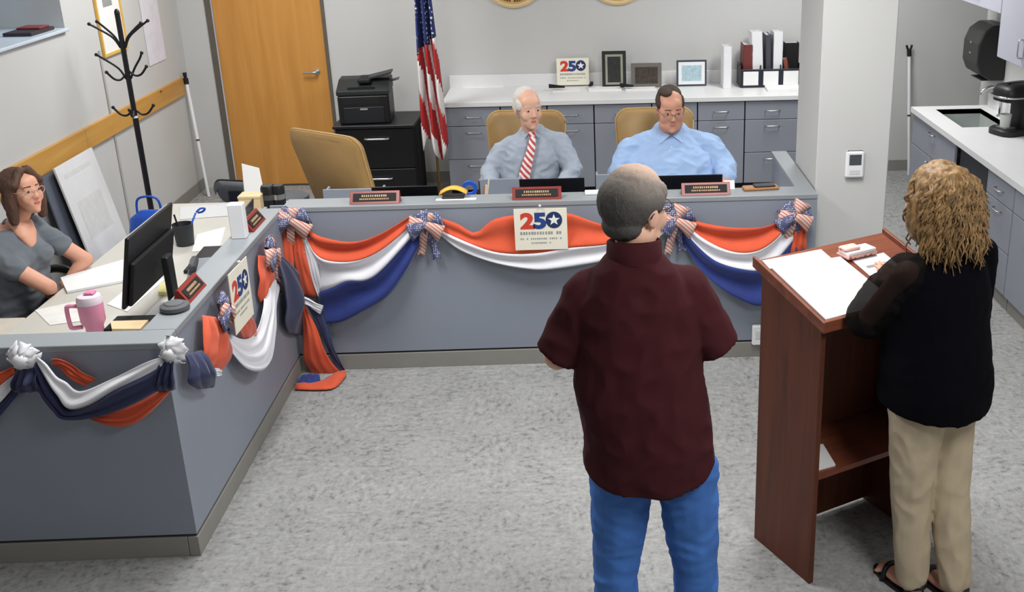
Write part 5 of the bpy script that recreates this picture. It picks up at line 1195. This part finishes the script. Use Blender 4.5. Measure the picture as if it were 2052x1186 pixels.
bake(hr, .007, 3, 'hair', M_bh, t, wrinkle(.007, (26, 26, 7), 6))
M_gt = mat('grey_tshirt', (100, 106, 114), rough=.85, var=.05, vscale=30, sheen=.1)
sh = MB(); sh.rings([(0, .06, .50, .19, .15), (0, .03, .62, .185, .155), (0, .01, .80, .165, .14), (0, -.005, .93, .175, .135), (0, .015, 1.0, .165, .105), (0, .035, 1.05, .11, .07)])
for q in (-1, 1): sh.ell((q*.075, -.09, .92), (.075, .07, .07))
for s_, e_ in ((sl, el), (sr, er)): sh.cap(s_, e_*.55+s_*.45, .06, .056); sh.cap(s_, Vector((s_.x*.4, .04, 1.06)), .05, .03)
bake(sh, .008, 4, 'shirt', M_gt, t, wrinkle(.013, (7, 7, 11), 7, .6))
# skin of the V neckline
vn = MB(); vn.rings([(nb.x*.5, -.118, .945, .006, .006), (nb.x*.6, -.105, .98, .028, .02), (nb.x*.8, -.072, 1.03, .055, .035), (nb.x, -.03, 1.075, .06, .05), (nb.x, .0, 1.09, .05, .045)], 18, 2); bake(vn, .006, 3, 'neckline', M_skin, t)
pn = MB(); pn.rings([(0, .05, .48, .19, .16), (0, .05, .60, .19, .16)])
for q in (-1, 1): pn.cap((q*.09, 0, .56), (q*.11, -.43, .54), .085, .068); pn.cap((q*.11, -.43, .52), (q*.11, -.38, .12), .066, .05)
bake(pn, .012, 3, 'trousers', mat('navy_trousers', (36, 40, 56), rough=.8), t)
for q in (-1, 1): MB().rings([(q*.11, -.44, .0, .042, .125), (q*.11, -.44, .03, .044, .13), (q*.11, -.42, .065, .04, .1), (q*.11, -.38, .1, .038, .045)], 16).build('shoe', M_black, t, smooth=True, auto=50)

# ---- standing man in the maroon shirt, back to the camera
MY = 3.05
p0 = at(1300, 940, y=MY)
t = person('standing man in maroon short-sleeved shirt and blue jeans, back turned', (p0.x, MY, 0), PI); L_ = loc_of(t)
hc = L_(1272, 424, MY+.02); H = Head(hc, -.74, .10, 0, 1.05)
sl, sr = L_(1188, 596, MY+.02), L_(1368, 588, MY+.02)      # local +x is the picture's left
el, er = L_(1118, 712, MY+.02), L_(1438, 696, MY+.02); wl_ = el + Vector((-.10, -.20, -.03)); wr_ = er + Vector((.05, -.26, .03))
sl.z = sr.z = (sl.z+sr.z)/2
nb = L_(1270, 494, MY+.02)
b = MB(); H.skull(b, .004, 1.05); b.cap(nb - Z*.08, hc + Vector((0, .02, -.07)), .066, .062)
b.rings([(.01, 0, .88, .12, .10), (.02, -.01, 1.0, .14, .11), (.035, 0, 1.25, .14, .10), (nb.x, .01, 1.42, .12, .08)])
er_ = er*.84+sr*.16; wr_ = er_ + Vector((.10, -.23, .0))
for s_, e_, w_ in ((sl, el, wl_), (sr, er_, wr_)): b.cap(s_, e_, .055, .046); b.cap(e_, w_, .043, .032)
hand(b, wl_, (-.7, -.5, .1), (-.2, 0, -1), -1, .5, 1.05); hand(b, wr_, (.7, -.5, .0), (.2, 0, -1), 1, .5, 1.05)
LX = [L_(1247, 1000, MY).x, L_(1377, 1000, MY).x]; KX = [L_(1234, 1140, MY).x, L_(1394, 1140, MY).x]
for a_, k_ in zip(LX, KX): b.cap((a_*.8, 0, .87), (k_, 0, .45), .065, .052); b.cap((k_, 0, .45), (k_, .02, .1), .05, .04); b.ell((k_, -.06, .045), (.045, .13, .045))
bake(b, .006, 3, 'body', M_skin3, t)
H.eyes(t, mat('brow_grey', (196, 186, 178))); H.lips(t, lipm); H.glasses(t, mat('dark_frames', (60, 36, 34), rough=.35))
M_gh = mat('grey_hair', (235, 235, 235), rough=.75, var=.3, vscale=50, stretch=(3, 3, 1), bump=.5, bscale=110)
hr = MB(); H.e(hr, (0, .040, .035), (.084, .084, .086)); H.e(hr, (0, .055, -.035), (.064, .048, .04)); H.e(hr, (0, .012, .066), (.078, .088, .073))
for q in (-1, 1): H.e(hr, (q*.067, .004, .040), (.018, .052, .042)); H.e(hr, (q*.062, -.03, .062), (.016, .03, .032))
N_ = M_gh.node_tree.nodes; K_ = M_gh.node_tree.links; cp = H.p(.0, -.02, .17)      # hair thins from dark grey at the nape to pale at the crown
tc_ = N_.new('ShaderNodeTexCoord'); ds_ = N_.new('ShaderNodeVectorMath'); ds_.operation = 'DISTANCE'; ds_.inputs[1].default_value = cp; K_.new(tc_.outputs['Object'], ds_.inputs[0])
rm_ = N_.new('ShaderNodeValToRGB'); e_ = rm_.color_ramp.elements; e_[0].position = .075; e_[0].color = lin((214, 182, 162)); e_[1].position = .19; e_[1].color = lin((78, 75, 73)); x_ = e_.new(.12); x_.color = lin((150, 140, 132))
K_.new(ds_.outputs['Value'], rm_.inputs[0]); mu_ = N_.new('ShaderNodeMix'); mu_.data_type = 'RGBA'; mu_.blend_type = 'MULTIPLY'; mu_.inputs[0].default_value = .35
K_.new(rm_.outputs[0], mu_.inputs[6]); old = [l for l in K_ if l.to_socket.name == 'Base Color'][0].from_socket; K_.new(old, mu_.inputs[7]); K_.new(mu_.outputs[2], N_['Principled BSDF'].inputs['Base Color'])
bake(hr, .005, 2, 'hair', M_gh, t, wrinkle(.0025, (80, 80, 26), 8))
M_mar = mat('maroon_shirt', (64, 26, 31), rough=.9, var=.05, vscale=30, spec=.15)
hz = lambda z0, drop: (lambda a: z0 - drop*(math.sin(a)**2 if math.sin(a) > 0 else math.sin(a)**2*.8))
xl, xr = L_(1172, 930, MY).x, L_(1428, 925, MY).x; hw = abs(xl-xr)/2; hx_ = (xl+xr)/2
zh = L_(1300, 925, MY).z
sh = MB(); c_ = (sl+sr)/2; hwid = abs(sl.x-sr.x)/2
sh.rings([(hx_, .0, hz(zh+.01, .055), hw, .165), (hx_, .0, hz(zh+.06, .045), hw, .17), (hx_, -.01, .98, hw*.98, .18), (c_.x, -.01, 1.15, hw*.98, .175), (c_.x, .0, 1.28, hwid+.05, .15), (c_.x, .01, sl.z+.0, hwid+.045, .12), (nb.x, .015, nb.z-.06, .12, .09), (nb.x, .01, nb.z-.01, .075, .075)])
for s_, e_ in ((sl, el), (sr, er)):
    d_ = (e_-s_); sh.cap(s_+Z*.01, nb-Z*.07, .078, .06); sh.cap(s_, s_+d_*.35, .09, .084); sh.lathe([(.0, 0), (.06, 0), (.084, .03), (.078, d_.length*.5), (.072, d_.length*.98), (.0, d_.length*.98)], s_, 20, d_)
bake(sh, .008, 3, 'shirt', M_mar, t, wrinkle(.012, (6, 6, 6), 11, .6))
cl = MB(); n = 24
cl.loft([[(nb.x + R*math.cos(2*PI*j/n), .012 + R*.98*math.sin(2*PI*j/n), z + .012*math.sin(2*PI*j/n)) for j in range(n)] for R, z in ((.086, nb.z-.035), (.082, nb.z+.03), (.074, nb.z+.035), (.074, nb.z-.02))], caps=False); cl.build('collar', M_mar, t, smooth=True)
M_jean = mat('blue_jeans', (64, 112, 186), rough=.85, var=.22, vscale=7, stretch=(1, 1, .8), bump=.15, bscale=300)
pn = MB(); pn.rings([(hx_, .0, .86, hw*.80, .13), (hx_, .0, .98, hw*.80, .14)])
for a_, k_ in zip(LX, KX): pn.cap((a_, .0, .84), (a_*.6+k_*.4, 0, .64), .102, .092); pn.cap((a_*.6+k_*.4, 0, .64), (k_, 0, .45), .09, .072); pn.cap((k_, 0, .45), (k_, .02, .09), .074, .066)
bake(pn, .009, 4, 'jeans', M_jean, t, wrinkle(.010, (6, 6, 11), 12, .6))
for k_ in KX: MB().rings([(k_, -.07, .0, .05, .15), (k_, -.07, .03, .052, .155), (k_, -.05, .08, .046, .12), (k_, .02, .12, .045, .055)], 16).build('shoe', mat('brown_shoe', (78, 58, 44), rough=.5), t, smooth=True, auto=50)

# ---- standing woman at the lectern
t = person('standing woman with curly light brown hair in black top and khaki trousers', (1.22, 3.47, 0), PI+.50); inv = t.matrix_world.inverted(); L_ = loc_of(t)
hc = inv @ at(1872, 408, y=3.52); H = Head(hc, .28, .12, 0, .98)
WZ = 1.0
nb = inv @ at(1885, 492, y=3.50); sl, sr = Vector((.165, .0, 1.37)), Vector((-.185, .0, 1.37))
el = inv @ at(1742, 634, y=3.50); wl_ = inv @ (on_lectern(.10, -.13) + Z*.034)
er = Vector((-.23, -.03, 1.12)); wr_ = Vector((-.10, -.26, 1.19))
b = MB(); H.skull(b, 0, .9); b.cap(nb - Z*.05, hc + Vector((0, .012, -.07)), .052, .047)
b.rings([(0, 0, .80, .13, .09), (0, 0, 1.0, .15, .11), (0, .0, 1.22, .16, .11), (0, .01, 1.38, .11, .07)])
for s_, e_, w_ in ((sl, el, wl_), (sr, er, wr_)): b.cap(s_, e_, .045, .038); b.cap(e_, w_, .038, .027)
hand(b, wl_, (-.15, -.95, .27), (0, -.27, -1), -1, .12, .92); hand(b, wr_, (.3, -.9, .1), (0, -.2, -1), 1, .45, .92)
fl_ = inv @ at(1818, 1182, z=0); fr_ = inv @ at(1902, 1190, z=0)
FT = [(fl_.x, fl_.y), (fr_.x, fr_.y)]
for (fx_, fy_), q in zip(FT, (1, -1)):
    b.cap((q*.085, .02, .82), (fx_*.55+q*.085*.45, fy_*.5, .46), .07, .05); b.cap((fx_*.55+q*.085*.45, fy_*.5, .46), (fx_, fy_+.02, .09), .048, .033)
    b.ell((fx_, fy_-.05, .034), (.04, .105, .026)); b.ell((fx_, fy_+.03, .04), (.032, .04, .036))
    for k in range(5): b.cap((fx_+(k-2)*.017, fy_-.13, .024), (fx_+(k-2)*.018, fy_-.165+abs(k-(1 if q > 0 else 3))*.008, .022), .0095, .008, 8)
bake(b, .006, 3, 'body', M_skin, t)
H.eyes(t, mat('brow_brown', (92, 66, 52)))
M_ch = mat('curly_hair', (126, 97, 61), rough=.55, var=.5, vscale=26, stretch=(2, 2, 1), bump=.3, bscale=60)
hr = MB(); H.e(hr, (0, .025, .055), (.105, .105, .095)); H.e(hr, (0, .05, -.04), (.125, .085, .12)); H.e(hr, (0, .058, -.13), (.115, .064, .07))
for q in (-1, 1): H.e(hr, (q*.085, .0, -.03), (.042, .06, .1))
ho = bake(hr, .009, 3, 'hair', M_ch, t, wrinkle(.014, (22, 22, 14), 13, .6))
rnd = random.Random(5); roots = []
for k in range(900):
    a = rnd.uniform(-.15, PI+.15) if k > 60 else rnd.uniform(0, 2*PI); el_ = rnd.uniform(.15, 1.35)
    d0 = Vector((math.cos(a)*math.cos(el_), math.sin(a)*math.cos(el_), math.sin(el_)))
    A = H.p(d0.x*.10, .025+d0.y*.10, .055+d0.z*.09)
    ln = rnd.uniform(.12, .30); rad = rnd.uniform(.125, .148); zc = max(.055+d0.z*.09-ln, rnd.uniform(-.235, -.20))
    B = H.p(math.cos(a)*.14, .03+math.sin(a)*.125, (.055+d0.z*.09 + zc)/2+.02); C = H.p(math.cos(a+rnd.uniform(-.2, .2))*rad, .045+math.sin(a)*rad*.88, zc)
    roots.append((A, B, C))
locks('curls', M_ch, t, roots, 3, .012, 2.6, (.0045, .0065, .002), 11)
M_blk = mat('black_knit', (5, 5, 11), rough=1, spec=.1, var=.1, vscale=30)
M_shr = mat('sheer_black', (17, 14, 14), rough=.95, spec=.1, var=.25, vscale=20, stretch=(2, 2, 2)); M_shr.node_tree.nodes['Principled BSDF'].inputs['Alpha'].default_value = .86
sh = MB(); sh.rings([(.0, .02, hz(.855, .03), .20, .175), (.0, .02, .92, .21, .18), (0, .015, 1.0, .21, .165), (0, .0, 1.14, .20, .15), (0, .0, 1.28, .195, .135), (0, .01, 1.37, .165, .10), (nb.x*.7, .015, 1.42, .10, .075), (nb.x, .01, 1.445, .07, .065)])
sh.cap(sl*.9, sl*.3+Z*.98, .055, .05); sh.cap(sr*.9, sr*.3+Z*.98, .055, .05); sh.cap(sr, er, .066, .06); sh.cap(er, er*.4+wr_*.6, .058, .05)
bake(sh, .009, 4, 'top', M_blk, t, wrinkle(.007, (7, 7, 9), 14))
sv = MB(); sv.cap(sl, sl*.5+el*.5, .068, .088); sv.cap(sl*.5+el*.5, el, .088, .078); sv.cap(el, el*.75+wl_*.25, .08, .05)
bake(sv, .008, 4, 'sleeve', M_shr, t, wrinkle(.012, (12, 12, 12), 15))
M_kh = mat('khaki', (188, 172, 146), rough=.85, var=.05, vscale=20)
pn = MB(); pn.rings([(0, .02, .83, .155, .13), (0, .02, .95, .16, .13)])
for (fx_, fy_), q in zip(FT, (1, -1)):
    kx, ky = fx_*.55+q*.085*.45, fy_*.5; pn.cap((q*.082, .02, .83), (kx, ky, .46), .10, .076); pn.cap((kx, ky, .46), (fx_, fy_+.02, .085), .074, .062)
bake(pn, .009, 4, 'trousers', M_kh, t, wrinkle(.010, (9, 9, 4.5), 16, .65))
for fx_, fy_ in FT:
    so = MB().rings([(fx_, fy_-.045, .0, .046, .135), (fx_, fy_-.045, .014, .046, .135)], 20).build('sandal', M_black, t)
    MB().tube([(fx_-.046, fy_-.09, .012), (fx_-.03, fy_-.095, .052), (fx_, fy_-.10, .063), (fx_+.03, fy_-.095, .052), (fx_+.046, fy_-.09, .012)], .011, 8, 4).build('strap', M_black, so, smooth=True)
    MB().tube([(fx_-.04, fy_+.02, .012), (fx_-.036, fy_+.05, .05), (fx_, fy_+.078, .06), (fx_+.036, fy_+.05, .05), (fx_+.04, fy_+.02, .012)], .009, 8, 4).build('strap', M_black, so, smooth=True)
